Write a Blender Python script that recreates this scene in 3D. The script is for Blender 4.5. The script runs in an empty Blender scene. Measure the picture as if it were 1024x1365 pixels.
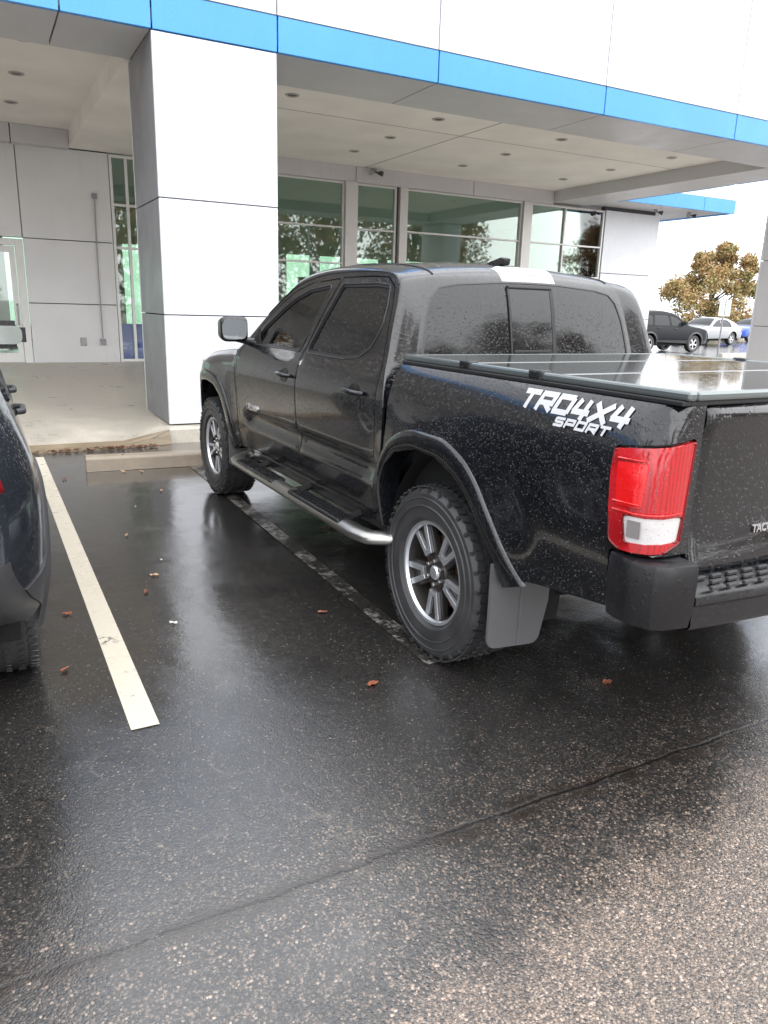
import bpy, bmesh, math, random
from mathutils import Vector, Matrix, geometry, kdtree
random.seed(7)
PI = math.pi
C = bpy.context.scene.collection
SC = bpy.context.scene
# ---------------------------------------------------------------- camera
cam = bpy.data.cameras.new('camera'); co = bpy.data.objects.new('camera', cam); C.objects.link(co)
yaw, pitch, roll = 0.4932529, 0.2670540, 0.0290937
fw = Vector((math.sin(yaw)*math.cos(pitch), math.cos(yaw)*math.cos(pitch), -math.sin(pitch)))
rt = Vector((math.cos(yaw), -math.sin(yaw), 0)); up = rt.cross(fw)
r2 = rt*math.cos(roll)+up*math.sin(roll); u2 = -rt*math.sin(roll)+up*math.cos(roll)
mw = Matrix((r2, u2, -fw)).transposed().to_4x4(); mw.translation = Vector((-2.5302, -2.5944, 1.4886))
co.matrix_world = mw
cam.sensor_fit = 'VERTICAL'; cam.sensor_height = 36; cam.lens = 997.17/1365*36
cam.clip_start = .05; cam.clip_end = 1500
SC.camera = co
# ---------------------------------------------------------------- world, sun, exposure
SUN_EL, SUN_AZ = 48, 150      # degrees; azimuth clockwise from +y
w = bpy.data.worlds.new('World'); SC.world = w; w.use_nodes = True
nt = w.node_tree; bg = nt.nodes['Background']
sky = nt.nodes.new('ShaderNodeTexSky'); sky.sky_type = 'NISHITA'; sky.sun_disc = False
sky.sun_elevation = math.radians(SUN_EL); sky.sun_rotation = math.radians(SUN_AZ)
hs = nt.nodes.new('ShaderNodeHueSaturation'); hs.inputs['Saturation'].default_value = .12
mx = nt.nodes.new('ShaderNodeMixRGB'); mx.inputs[0].default_value = .8
mx.inputs[2].default_value = (8.9, 9.15, 9.6, 1)         # overcast cloud deck
nt.links.new(sky.outputs[0], hs.inputs['Color']); nt.links.new(hs.outputs[0], mx.inputs[1])
nt.links.new(mx.outputs[0], bg.inputs[0]); bg.inputs[1].default_value = .11
sl = bpy.data.lights.new('sun', 'SUN'); so = bpy.data.objects.new('sun', sl); C.objects.link(so)
sl.energy = 1.3; sl.angle = math.radians(110); sl.color = (1, .98, .95)
sd = Vector((math.sin(math.radians(SUN_AZ))*math.cos(math.radians(SUN_EL)), math.cos(math.radians(SUN_AZ))*math.cos(math.radians(SUN_EL)), math.sin(math.radians(SUN_EL))))
so.rotation_euler = sd.to_track_quat('Z', 'Y').to_euler()
SC.view_settings.view_transform = 'Standard'; SC.view_settings.look = 'None'
SC.view_settings.exposure = 1.38; SC.view_settings.gamma = 1

# ================================================================ helpers
def tag(o, label=None, cat=None, group=None, kind=None):
    if label: o['label'] = label
    if cat: o['category'] = cat
    if group: o['group'] = group
    if kind: o['kind'] = kind
    return o
def thing(name, label, cat, loc=(0, 0, 0), rz=0, group=None):
    o = bpy.data.objects.new(name, None); C.objects.link(o); o.location = loc; o.rotation_euler = (0, 0, rz)
    o.empty_display_size = .2
    return tag(o, label, cat, group)
def obj(name, bm, m, parent=None, smooth=False, split=None):
    me = bpy.data.meshes.new(name); bmesh.ops.recalc_face_normals(bm, faces=bm.faces) if split != 'keep' else None
    bm.to_mesh(me); bm.free()
    for x in (m if isinstance(m, (list, tuple)) else [m]): me.materials.append(x)
    o = bpy.data.objects.new(name, me); C.objects.link(o)
    if parent: o.parent = parent
    if smooth:
        me.polygons.foreach_set('use_smooth', [True]*len(me.polygons))
        if split != 'no':
            e = o.modifiers.new('es', 'EDGE_SPLIT'); e.split_angle = math.radians(smooth if smooth > 1 else 35)
    return o
def NB(): return bmesh.new()
def merge(bm, tmp, M=None):
    if M is not None: tmp.transform(M)
    me = bpy.data.meshes.new('t'); tmp.to_mesh(me); tmp.free(); bm.from_mesh(me); bpy.data.meshes.remove(me)
def box(bm, c, s, bev=0, rot=None, seg=2):
    t = bmesh.new(); bmesh.ops.create_cube(t, size=1)
    for v in t.verts: v.co = Vector((v.co.x*s[0], v.co.y*s[1], v.co.z*s[2]))
    if bev: bmesh.ops.bevel(t, geom=list(t.edges), offset=bev, segments=seg, affect='EDGES', profile=.5)
    M = Matrix.Translation(c)
    if rot is not None: M = M @ rot
    merge(bm, t, M); return bm
def bx(x0, x1, y0, y1, z0, z1, bev=0, bm=None):
    bm = bm or NB()
    return box(bm, ((x0+x1)/2, (y0+y1)/2, (z0+z1)/2), (abs(x1-x0), abs(y1-y0), abs(z1-z0)), bev)
def tube(bm, pts, r, n=10, closed=False, caps=True, sq=1.0, upv=Vector((0, 0, 1))):
    P = [Vector(p) for p in pts]; N = len(P); rings = []
    for i, p in enumerate(P):
        a = P[(i-1) % N] if (closed or i > 0) else P[i]; b = P[(i+1) % N] if (closed or i < N-1) else P[i]
        d = (b-a).normalized(); u = upv if abs(d.dot(upv)) < .95 else Vector((1, 0, 0))
        s = d.cross(u).normalized(); t = s.cross(d)
        rr = r[i] if isinstance(r, (list, tuple)) else r
        rings.append([bm.verts.new(p+s*math.cos(2*PI*k/n)*rr+t*math.sin(2*PI*k/n)*rr*sq) for k in range(n)])
    for i in range(N if closed else N-1):
        A, B = rings[i], rings[(i+1) % N]
        for k in range(n): bm.faces.new((A[k], A[(k+1) % n], B[(k+1) % n], B[k]))
    if not closed and caps:
        bm.faces.new(rings[0][::-1]); bm.faces.new(rings[-1])
    return bm
def lathe(bm, prof, n=48, axis='x', c=(0, 0, 0), cap=False):
    rings = []
    for (r, h) in prof:
        ring = []
        for k in range(n):
            a = 2*PI*k/n; p, q = r*math.cos(a), r*math.sin(a)
            v = (h, p, q) if axis == 'x' else ((p, q, h) if axis == 'z' else (p, h, q))
            ring.append(bm.verts.new(Vector(v)+Vector(c)))
        rings.append(ring)
    for A, B in zip(rings, rings[1:]):
        for k in range(n): bm.faces.new((A[k], A[(k+1) % n], B[(k+1) % n], B[k]))
    if cap: bm.faces.new(rings[0]); bm.faces.new(rings[-1][::-1])
    return bm
def prism(bm, poly, lo, hi, axis='z', bev=0):
    t = bmesh.new()
    def V(a, b, h): return (a, b, h) if axis == 'z' else ((h, a, b) if axis == 'x' else (a, h, b))
    A = [t.verts.new(V(a, b, lo)) for a, b in poly]; B = [t.verts.new(V(a, b, hi)) for a, b in poly]
    t.faces.new(A[::-1]); t.faces.new(B)
    for k in range(len(poly)):
        j = (k+1) % len(poly); t.faces.new((A[k], A[j], B[j], B[k]))
    if bev: bmesh.ops.bevel(t, geom=list(t.edges), offset=bev, segments=2, affect='EDGES', profile=.5)
    merge(bm, t); return bm
def interp(tab, x):
    if x <= tab[0][0]: return tab[0][1]
    for i in range(len(tab)-1):
        a, b = tab[i], tab[i+1]
        if x <= b[0]:
            # Catmull-like hermite, monotone limited
            h = b[0]-a[0]; t = (x-a[0])/h; d = (b[1]-a[1])/h
            m0 = d if i == 0 else (lambda e: 0 if e*d <= 0 else 2*e*d/(e+d))((a[1]-tab[i-1][1])/(a[0]-tab[i-1][0]))
            m1 = d if i == len(tab)-2 else (lambda e: 0 if e*d <= 0 else 2*e*d/(e+d))((tab[i+2][1]-b[1])/(tab[i+2][0]-b[0]))
            return (2*t**3-3*t*t+1)*a[1]+(t**3-2*t*t+t)*h*m0+(-2*t**3+3*t*t)*b[1]+(t**3-t*t)*h*m1
    return tab[-1][1]
def fillet(poly, r, seg=5):
    out = []; n = len(poly)
    for i in range(n):
        p = Vector(poly[i]); rr = r[i] if isinstance(r, (list, tuple)) else r
        a = Vector(poly[i-1])-p; b = Vector(poly[(i+1) % n])-p
        if rr <= 0 or a.length < 1e-6 or b.length < 1e-6: out.append(tuple(p)); continue
        ang = a.angle(b)
        if ang > PI*.97: out.append(tuple(p)); continue
        d = min(rr/math.tan(ang/2), a.length*.48, b.length*.48)
        A = p+a.normalized()*d; B = p+b.normalized()*d
        for k in range(seg+1):
            t = k/seg; out.append(tuple(A*(1-t)**2+p*2*t*(1-t)+B*t*t))
    return out
def area(p): return .5*sum(p[i-1][0]*p[i][1]-p[i][0]*p[i-1][1] for i in range(len(p)))
def inset(poly, d):
    s = 1 if area(poly) > 0 else -1; n = len(poly); out = []
    for i in range(n):
        p = Vector(poly[i]); a = (p-Vector(poly[i-1])); b = (Vector(poly[(i+1) % n])-p)
        if a.length < 1e-7: a = b
        if b.length < 1e-7: b = a
        a.normalize(); b.normalize()
        na = Vector((-a.y, a.x))*s; nb = Vector((-b.y, b.x))*s; m = na+nb
        m = m.normalized() if m.length > 1e-6 else na
        out.append(tuple(p+m*d/max(.35, m.dot(na))))
    return out
def inpoly(p, poly):
    x, y = p; c = False; j = len(poly)-1
    for i in range(len(poly)):
        xi, yi = poly[i]; xj, yj = poly[j]
        if (yi > y) != (yj > y) and x < (xj-xi)*(y-yi)/(yj-yi)+xi: c = not c
        j = i
    return c
def dens(poly, st):
    out = []; n = len(poly)
    for i in range(n):
        a = Vector(poly[i]); b = Vector(poly[(i+1) % n]); k = max(1, int((b-a).length/st))
        for j in range(k): out.append(tuple(a+(b-a)*j/k))
    return out
def cdt(loops, step, classify, grid=None):
    """triangulate the plane with every loop as a constraint; returns {part: (verts2d, tris)}"""
    V = []; E = []
    for lp in loops:
        d = dens(lp, step); s = len(V); V += d
        E += [(s+i, s+(i+1) % len(d)) for i in range(len(d))]
    kd = kdtree.KDTree(len(V))
    for i, v in enumerate(V): kd.insert((v[0], v[1], 0), i)
    kd.balance()
    x0 = min(v[0] for v in V); x1 = max(v[0] for v in V); y0 = min(v[1] for v in V); y1 = max(v[1] for v in V)
    gx, gy = grid or (step, step)
    r = 0; y = y0+gy*.5
    while y < y1:
        x = x0+gx*(.5 if r % 2 else .25)
        while x < x1:
            if kd.find((x, y, 0))[2] > min(gx, gy)*.45: V.append((x, y))
            x += gx
        y += gy; r += 1
    res = geometry.delaunay_2d_cdt([Vector(v) for v in V], E, [], 0, 1e-6)
    vs, fs = res[0], res[2]; parts = {}
    for f in fs:
        cx = sum(vs[i].x for i in f)/len(f); cy = sum(vs[i].y for i in f)/len(f)
        k = classify((cx, cy))
        if k: parts.setdefault(k, []).append(list(f))
    return vs, parts
def panel(name, vs, tris, fn, m, parent, flip=False, thick=.012, smooth=40, off=0):
    bm = NB(); mp = {}
    for f in tris:
        for i in f:
            if i not in mp: mp[i] = bm.verts.new(fn(vs[i].x, vs[i].y))
    for f in tris:
        try: bm.faces.new([mp[i] for i in (f[::-1] if flip else f)])
        except ValueError: pass
    o = obj(name, bm, m, parent, False, 'keep')
    o.data.polygons.foreach_set('use_smooth', [True]*len(o.data.polygons))
    if thick:
        s = o.modifiers.new('so', 'SOLIDIFY'); s.thickness = thick; s.offset = -1
    e = o.modifiers.new('es', 'EDGE_SPLIT'); e.split_angle = math.radians(smooth)
    return o
def copy_tree(o, parent=None):
    c = o.copy(); C.objects.link(c)
    if parent: c.parent = parent
    for ch in o.children: copy_tree(ch, c)
    return c

# ================================================================ materials
def M(name, col=(.5, .5, .5), rough=.5, metal=0, spec=.5, coat=0, alpha=None, trans=0, em=None, bump=None, var=None):
    m = bpy.data.materials.new(name); m.use_nodes = True; n = m.node_tree; b = n.nodes['Principled BSDF']
    b.inputs['Base Color'].default_value = (*col, 1); b.inputs['Roughness'].default_value = rough
    b.inputs['Metallic'].default_value = metal; b.inputs['Specular IOR Level'].default_value = spec
    b.inputs['Coat Weight'].default_value = coat; b.inputs['Coat Roughness'].default_value = .04
    if trans: b.inputs['Transmission Weight'].default_value = trans
    if em: b.inputs['Emission Color'].default_value = (*em[0], 1); b.inputs['Emission Strength'].default_value = em[1]
    if bump or var:
        tc = n.nodes.new('ShaderNodeTexCoord')
        ns = n.nodes.new('ShaderNodeTexNoise'); n.links.new(tc.outputs['Object'], ns.inputs['Vector'])
        ns.inputs['Scale'].default_value = (bump or var)[0]; ns.inputs['Detail'].default_value = 5
        if bump:
            bp = n.nodes.new('ShaderNodeBump'); bp.inputs['Strength'].default_value = bump[1]; bp.inputs['Distance'].default_value = bump[2]
            n.links.new(ns.outputs[0], bp.inputs['Height']); n.links.new(bp.outputs[0], b.inputs['Normal'])
        if var:
            n2 = n.nodes.new('ShaderNodeTexNoise'); n.links.new(tc.outputs['Object'], n2.inputs['Vector'])
            n2.inputs['Scale'].default_value = var[0]; n2.inputs['Detail'].default_value = 6
            cr = n.nodes.new('ShaderNodeValToRGB'); cr.color_ramp.elements[0].position = .3; cr.color_ramp.elements[1].position = .7
            cr.color_ramp.elements[0].color = (*[c*(1-var[1]) for c in col], 1); cr.color_ramp.elements[1].color = (*[min(1, c*(1+var[1])) for c in col], 1)
            n.links.new(n2.outputs[0], cr.inputs[0]); n.links.new(cr.outputs[0], b.inputs['Base Color'])
    return m
class G:      # tiny node helper
    def __init__(s, m): s.n = m.node_tree; s.b = s.n.nodes['Principled BSDF']; s.tc = s.n.nodes.new('ShaderNodeTexCoord')
    def new(s, t, **k):
        x = s.n.nodes.new('ShaderNode'+t)
        for a, v in k.items(): setattr(x, a, v)
        return x
    def L(s, a, b): s.n.links.new(a, b)
    def math(s, op, a, b=None, c=None, clamp=False):
        x = s.new('Math', operation=op); x.use_clamp = clamp
        for i, v in enumerate((a, b, c)):
            if v is None: continue
            if isinstance(v, (int, float)): x.inputs[i].default_value = v
            else: s.L(v, x.inputs[i])
        return x.outputs[0]
    def noise(s, sc, det=4, vec=None, rough=.5):
        x = s.new('TexNoise'); x.inputs['Scale'].default_value = sc; x.inputs['Detail'].default_value = det; x.inputs['Roughness'].default_value = rough
        s.L(vec or s.tc.outputs['Object'], x.inputs['Vector']); return x.outputs[0]
    def vor(s, sc, vec=None, feat='F1', rnd=1):
        x = s.new('TexVoronoi'); x.feature = feat; x.inputs['Scale'].default_value = sc; x.inputs['Randomness'].default_value = rnd
        s.L(vec or s.tc.outputs['Object'], x.inputs['Vector']); return x
    def ramp(s, f, stops):
        x = s.new('ValToRGB'); e = x.color_ramp.elements
        while len(e) < len(stops): e.new(.5)
        for i, (p, c) in enumerate(stops):
            e[i].position = p; e[i].color = (*c, 1) if isinstance(c, (tuple, list)) else (c, c, c, 1)
        s.L(f, x.inputs[0]); return x.outputs[0]
    def mix(s, f, a, b):
        x = s.new('MixRGB')
        for i, v in enumerate((f, a, b)):
            if isinstance(v, (int, float)): x.inputs[i].default_value = v if i == 0 else (v, v, v, 1)
            elif isinstance(v, tuple): x.inputs[i].default_value = (*v, 1)
            else: s.L(v, x.inputs[i])
        return x.outputs[0]
    def sstep(s, v, lo, hi):
        x = s.new('MapRange', interpolation_type='SMOOTHSTEP'); s.L(v, x.inputs[0]); x.inputs[1].default_value = lo; x.inputs[2].default_value = hi
        return x.outputs[0]
    def bump(s, h, st, d, nrm=None):
        x = s.new('Bump'); x.inputs['Distance'].default_value = d
        if isinstance(st, (int, float)): x.inputs['Strength'].default_value = st
        else: s.L(st, x.inputs['Strength'])
        s.L(h, x.inputs['Height'])
        if nrm: s.L(nrm, x.inputs['Normal'])
        return x.outputs[0]
def droplets(g, scale=95, keep=.55, st=.7, d=.0022):
    """height field of rain beads"""
    v = g.vor(scale); r = g.new('SeparateColor'); g.L(v.outputs['Color'], r.inputs[0])
    size = g.math('MULTIPLY', g.math('MAXIMUM', g.math('SUBTRACT', r.outputs[0], keep), 0), .75/(1-keep))
    h = g.math('SUBTRACT', size, v.outputs['Distance'])
    h = g.math('MAXIMUM', h, 0)
    v2 = g.vor(scale*2.3); r2 = g.new('SeparateColor'); g.L(v2.outputs['Color'], r2.inputs[0])
    s2 = g.math('MULTIPLY', g.math('MAXIMUM', g.math('SUBTRACT', r2.outputs[1], .4), 0), 1.0)
    h2 = g.math('MULTIPLY', g.math('MAXIMUM', g.math('SUBTRACT', s2, v2.outputs['Distance']), 0), .45)
    return g.math('ADD', g.math('POWER', g.math('MINIMUM', g.math('MULTIPLY', h, 2.2), 1), .5), h2)
def wet(name, col, rough=.08, metal=0, coat=0, st=.6, scale=95, keep=.55, spec=.5):
    m = M(name, col, rough, metal, spec, coat); g = G(m)
    h = droplets(g, scale, keep)
    g.L(g.bump(h, st, .0016), g.b.inputs['Normal'])
    rr = g.noise(6, 5); g.L(g.ramp(rr, [(.3, rough*.7), (.75, rough*1.8)]), g.b.inputs['Roughness'])
    return m
paint = wet('black_wet_paint', (.006, .0065, .0085), .14, 0, .6, st=1.0, keep=.45, spec=.5)
paint_flare = wet('flare_wet_paint', (.012, .012, .014), .2, 0, .3)
trim = wet('black_wet_plastic', (.011, .011, .013), .26, st=.5)
trim2 = M('grey_black_plastic', (.045, .045, .048), .45, bump=(160, .3, .002))
flapm = M('mudflap_rubber', (.11, .11, .115), .4, bump=(60, .15, .002))
glass_dark = wet('privacy_glass_wet', (.010, .011, .012), .05, 0, 0, st=.45, scale=110, keep=.6, spec=.55)
dark = M('underbody_black', (.008, .008, .008), .8)
seat_m = M('seat_fabric', (.05, .05, .052), .9)
rubber = M('tyre_rubber', (.042, .042, .044), .42, bump=(120, .4, .003), var=(8, .3))
mach = M('machined_alloy', (.74, .76, .80), .34, .85)
darkalloy = M('dark_painted_alloy', (.05, .045, .042), .35, .5)
chrome = M('wet_chrome', (.46, .45, .43), .32, 1, bump=(90, .2, .002))
silver = M('silver_alloy', (.6, .6, .62), .3, .8)
brake = M('brake_rust', (.12, .07, .045), .6, .4)
white_l = M('white_decal', (.56, .56, .59), .35)
badge = M('badge_chrome', (.75, .75, .76), .2, .9)
mirror_g = M('mirror_glass', (.85, .88, .9), .03, 1)
mirror_s = M('reflection_tint_mirror', (.30, .34, .33), .08, 1)  # grey-green tone of the reflected scene put into the mirror colour
black_rub = M('black_rubber_seal', (.012, .012, .013), .5)
lens_red = wet('red_lens', (.50, .010, .016), .12, 0, 1, st=.4); 
_g = G(lens_red); _w = _g.new('TexWave'); _w.inputs['Scale'].default_value = 22; _w.bands_direction = 'X'; _g.L(_g.tc.outputs['Object'], _w.inputs['Vector']); _g.L(_g.mix(_g.sstep(_w.outputs[0], .6, 1), (.50, .010, .016), (.34, .006, .010)), _g.b.inputs['Base Color'])
lens_red2 = wet('bright_red_lens', (.75, .010, .012), .1, 0, 1, st=.4)
lens_white = wet('clear_lens', (.62, .6, .6), .12, 0, 1, st=.4)
lens_dull = M('smoked_lens', (.22, .2, .2), .15)
def glass_mix(name, tint, op, rough=.02, drops=False):
    m = bpy.data.materials.new(name); m.use_nodes = True; n = m.node_tree; n.nodes.clear()
    out = n.nodes.new('ShaderNodeOutputMaterial'); tr = n.nodes.new('ShaderNodeBsdfTransparent'); gl = n.nodes.new('ShaderNodeBsdfGlossy')
    mx = n.nodes.new('ShaderNodeMixShader'); fr = n.nodes.new('ShaderNodeFresnel'); fr.inputs[0].default_value = 1.5
    ad = n.nodes.new('ShaderNodeMath'); ad.operation = 'MULTIPLY_ADD'; ad.inputs[1].default_value = 1.0; ad.inputs[2].default_value = op; ad.use_clamp = True
    tr.inputs[0].default_value = (*tint, 1); gl.inputs[0].default_value = (.95, .97, .97, 1); gl.inputs['Roughness'].default_value = rough
    n.links.new(fr.outputs[0], ad.inputs[0]); n.links.new(ad.outputs[0], mx.inputs[0])
    n.links.new(tr.outputs[0], mx.inputs[1]); n.links.new(gl.outputs[0], mx.inputs[2]); n.links.new(mx.outputs[0], out.inputs[0])
    return m
shop_glass = glass_mix('shop_glass', (.80, .90, .83), .06)
car_glass = glass_mix('door_glass', (.42, .46, .45), .03)

# building
def panel_mat(name, col, rough=.3, seed=0):
    m = M(name, col, rough, spec=.4); g = G(m)
    n = g.noise(1.3, 5); g.L(g.mix(g.ramp(n, [(.35, 0.0), (.75, 1.0)]), tuple(c*.93 for c in col), col), g.b.inputs['Base Color'])
    g.L(g.ramp(g.noise(3, 3), [(.3, rough*.8), (.8, rough*1.3)]), g.b.inputs['Roughness'])
    mp = g.new('Mapping'); mp.inputs['Scale'].default_value = (14, 14, .5); ge = g.new('NewGeometry'); g.L(ge.outputs['Position'], mp.inputs[0])
    stk = g.sstep(g.noise(1, 5, mp.outputs[0], .6), .54, .72); sp = g.new('SeparateXYZ'); g.L(ge.outputs['Position'], sp.inputs[0])
    low = g.math('MULTIPLY', g.math('SUBTRACT', 1, g.sstep(sp.outputs[2], .15, .9)), g.noise(3, 4, ge.outputs['Position']))
    base = g.b.inputs['Base Color'].links[0].from_socket
    f = g.math('ADD', g.math('MULTIPLY', stk, .10), g.math('MULTIPLY', low, .35), clamp=True)
    g.L(g.mix(f, base, tuple(c*.55 for c in col)), g.b.inputs['Base Color'])
    bn = g.noise(.8, 2, ge.outputs['Position']); g.L(g.bump(bn, .15, .03), g.b.inputs['Normal'])
    return m
white_p = panel_mat('white_composite_panel', (.74, .76, .80))
grey_p = panel_mat('silver_composite_panel', (.62, .61, .63), .38)
shaded_side = panel_mat('shaded_pillar_panel', (.23, .235, .25), .38)  # darker grey puts the shade of the side faces into the colour
wall_p = panel_mat('light_grey_panel', (.76, .76, .77), .4)
blue_p = panel_mat('blue_composite_panel', (.075, .34, .80), .3)
seam_m = M('seam_gap', (.10, .10, .11), .8)
soffit_m = M('soffit_stucco', (.86, .83, .79), .8, bump=(40, .1, .003), var=(1.2, .06))
frame_m = M('aluminium_frame', (.62, .61, .60), .4, .3)
white_frame = M('white_door_frame', (.78, .78, .77), .4)
dark_frame = M('dark_gasket', (.06, .06, .06), .5)
inter_wall = M('showroom_wall', (.75, .78, .74), .8); inter_floor = M('showroom_floor', (.62, .61, .58), .25)
inter_ceil = M('showroom_ceiling', (.85, .85, .82), .8)
blue_in = M('blue_poster', (.10, .15, .85), .5)
metal_g = M('galvanised_metal', (.30, .30, .31), .45, .6)

def concrete(name, col, wetk=.3):
    m = M(name, col, .5); g = G(m)
    n1 = g.noise(2.2, 6, rough=.65); n2 = g.noise(45, 4)
    c = g.mix(g.ramp(n1, [(.3, 0.), (.72, 1.)]), tuple(k*.62 for k in col), col)
    c = g.mix(g.math('MULTIPLY', g.ramp(n2, [(.35, 0.), (.65, 1.)]), .3), c, tuple(k*.5 for k in col))
    g.L(c, g.b.inputs['Base Color'])
    g.L(g.ramp(n1, [(.3, wetk), (.7, .55)]), g.b.inputs['Roughness'])
    g.L(g.bump(n2, .3, .004), g.b.inputs['Normal']); return m
conc = concrete('wet_concrete', (.60, .55, .47), .22)
conc_kerb = concrete('stained_kerb_concrete', (.30, .235, .16), .3)
conc_stop = concrete('wheel_stop_concrete', (.40, .33, .25), .35)

# ---------------- wet asphalt
asph = M('wet_asphalt', (.03, .03, .03), .2); g = G(asph)
geo = g.new('NewGeometry'); pos = g.new('SeparateXYZ'); g.L(geo.outputs['Position'], pos.inputs[0]); X, Y = pos.outputs[0], pos.outputs[1]
P = geo.outputs['Position']
big = g.noise(.9, 5, P, .6); mid = g.noise(4.5, 5, P, .6); fine = g.noise(28, 4, P, .6)
wx = g.math('MULTIPLY_ADD', g.math('SUBTRACT', mid, .5), .5, X)
wy = g.math('MULTIPLY_ADD', g.math('SUBTRACT', mid, .5), .38, g.math('MULTIPLY_ADD', g.math('SUBTRACT', big, .5), .5, Y))
# dry-ish worn aggregate lane, south of y = -1.2 and east of x = -2
near = g.math('SUBTRACT', 1, g.sstep(g.math('ADD', wy, g.math('MULTIPLY', wx, -.10)), -1.55, -1.0))
near = g.math('MULTIPLY', near, g.sstep(wx, -2.45, -1.55))
v1 = g.vor(150, P); c1 = g.new('SeparateColor'); g.L(v1.outputs['Color'], c1.inputs[0]); d1 = v1.outputs['Distance']
v2 = g.vor(310, P); c2 = g.new('SeparateColor'); g.L(v2.outputs['Color'], c2.inputs[0])
ds1 = g.ramp(c1.outputs[0], [(0, (.014, .0145, .015)), (.5, (.030, .029, .028)), (.88, (.050, .046, .042)), (.965, (.095, .08, .066)), (1, (.20, .165, .13))])
ds2 = g.ramp(c2.outputs[0], [(0, (.014, .0145, .015)), (.6, (.034, .033, .032)), (.92, (.07, .062, .055)), (1, (.17, .14, .115))])
dark_st = g.mix(g.sstep(c1.outputs[1], .35, .5), ds1, ds2)
ts1 = g.ramp(c1.outputs[1], [(0, (.040, .037, .038)), (.3, (.10, .083, .072)), (.6, (.20, .150, .115)), (.85, (.34, .25, .19)), (1, (.50, .40, .33))])
ts2 = g.ramp(c2.outputs[1], [(0, (.036, .034, .036)), (.4, (.12, .095, .080)), (.8, (.25, .185, .14)), (1, (.46, .37, .30))])
tan_st = g.mix(g.sstep(c1.outputs[0], .4, .55), ts1, ts2)
yj = g.math('MULTIPLY_ADD', g.math('SUBTRACT', g.noise(6, 8, P, .8), .5), .07, g.math('ADD', Y, 1.035))
band = g.math('MULTIPLY', g.sstep(yj, 0.0, .01), g.math('SUBTRACT', 1, g.sstep(yj, .02, .07)))
strip = g.math('MULTIPLY', band, g.math('MULTIPLY_ADD', g.sstep(g.noise(3, 3, P), .42, .58), .5, .25))
msk = g.math('MAXIMUM', near, g.math('MULTIPLY', strip, .45))
patches = g.math('MULTIPLY', g.sstep(g.noise(2.2, 5, P, .65), .50, .74), .30)
patches = g.math('MAXIMUM', patches, g.math('MULTIPLY', g.math('SUBTRACT', 1, g.sstep(wy, -1.3, -.2)), .28))
msk = g.math('MAXIMUM', msk, g.math('MULTIPLY', patches, g.math('SUBTRACT', 1, g.sstep(Y, .2, 1.4))))
sel = g.sstep(g.math('SUBTRACT', g.math('MULTIPLY', msk, 1.2), g.math('MULTIPLY_ADD', c1.outputs[2], .55, g.math('MULTIPLY', g.noise(20, 4, P), .5))), -.22, .22)
colr = g.mix(sel, dark_st, tan_st)
colr = g.mix(g.math('MULTIPLY', g.sstep(d1, .3, .8), .5), colr, (.012, .012, .013))
# silt lines left where puddles dried
sn = g.noise(1.1, 3, P, .55); silt = g.math('SUBTRACT', 1, g.sstep(g.math('ABSOLUTE', g.math('SUBTRACT', sn, .53)), .0, .006))
silt = g.math('MULTIPLY', g.math('MULTIPLY', silt, g.sstep(g.noise(6, 4, P), .45, .65)), g.math('SUBTRACT', 1, g.sstep(Y, 0, 1.0)))
colr = g.mix(g.math('MULTIPLY', silt, .20), colr, (.22, .18, .15))
crack = g.math('SUBTRACT', 1, g.sstep(g.math('ABSOLUTE', g.math('ADD', yj, .004)), .003, .015))
crack = g.math('MULTIPLY', crack, g.math('MULTIPLY_ADD', g.sstep(X, -2.2, -1.5), .6, .4))
oil = g.math('MULTIPLY', g.sstep(g.noise(1.7, 4, P, .5), .60, .72), .5)
colr = g.mix(oil, colr, (.012, .011, .012))
wide = g.math('MULTIPLY', g.math('SUBTRACT', 1, g.sstep(g.math('ABSOLUTE', g.math('ADD', yj, .012)), .01, .075)), g.sstep(g.noise(9, 5, P), .36, .60))
colr = g.mix(g.math('MULTIPLY', wide, .8), colr, (.022, .016, .012))
colr = g.mix(g.math('MULTIPLY', crack, .85), colr, (.008, .006, .005))
g.L(colr, g.b.inputs['Base Color'])
film = g.sstep(g.math('MULTIPLY_ADD', mid, .35, g.math('MULTIPLY', big, .65)), .40, .60)      # deeper water film
film = g.math('MULTIPLY', film, g.math('SUBTRACT', 1, g.math('MULTIPLY', near, .9)))
ytex = g.sstep(Y, -1.0, .6)
bst = g.math('SUBTRACT', g.math('MULTIPLY_ADD', near, .50, .30), g.math('MULTIPLY', film, .16))
bst = g.math('SUBTRACT', bst, g.math('MULTIPLY', ytex, .13)); bst = g.math('MAXIMUM', bst, .03)
hgt = g.math('ADD', g.math('SUBTRACT', 1, d1), g.math('MULTIPLY_ADD', c1.outputs[1], .5, g.math('MULTIPLY', v2.outputs['Distance'], -.5)))
b1 = g.bump(hgt, bst, .0022); b2 = g.bump(mid, .12, .02, b1); b3 = g.bump(crack, .35, -.006, b2); g.L(b3, g.b.inputs['Normal'])
rg = g.math('ADD', g.math('MULTIPLY', near, .22), g.math('MULTIPLY_ADD', film, -.07, g.math('MULTIPLY_ADD', ytex, -.06, .20))); rg = g.math('MULTIPLY_ADD', fine, .08, rg)
g.L(rg, g.b.inputs['Roughness']); g.b.inputs['Specular IOR Level'].default_value = .9
g.L(g.math('MULTIPLY_ADD', near, -.68, .75), g.b.inputs['Coat Weight']); g.b.inputs['Coat Roughness'].default_value = .16; g.b.inputs['Coat IOR'].default_value = 1.5
g.L(b2, g.b.inputs['Coat Normal'])

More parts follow.
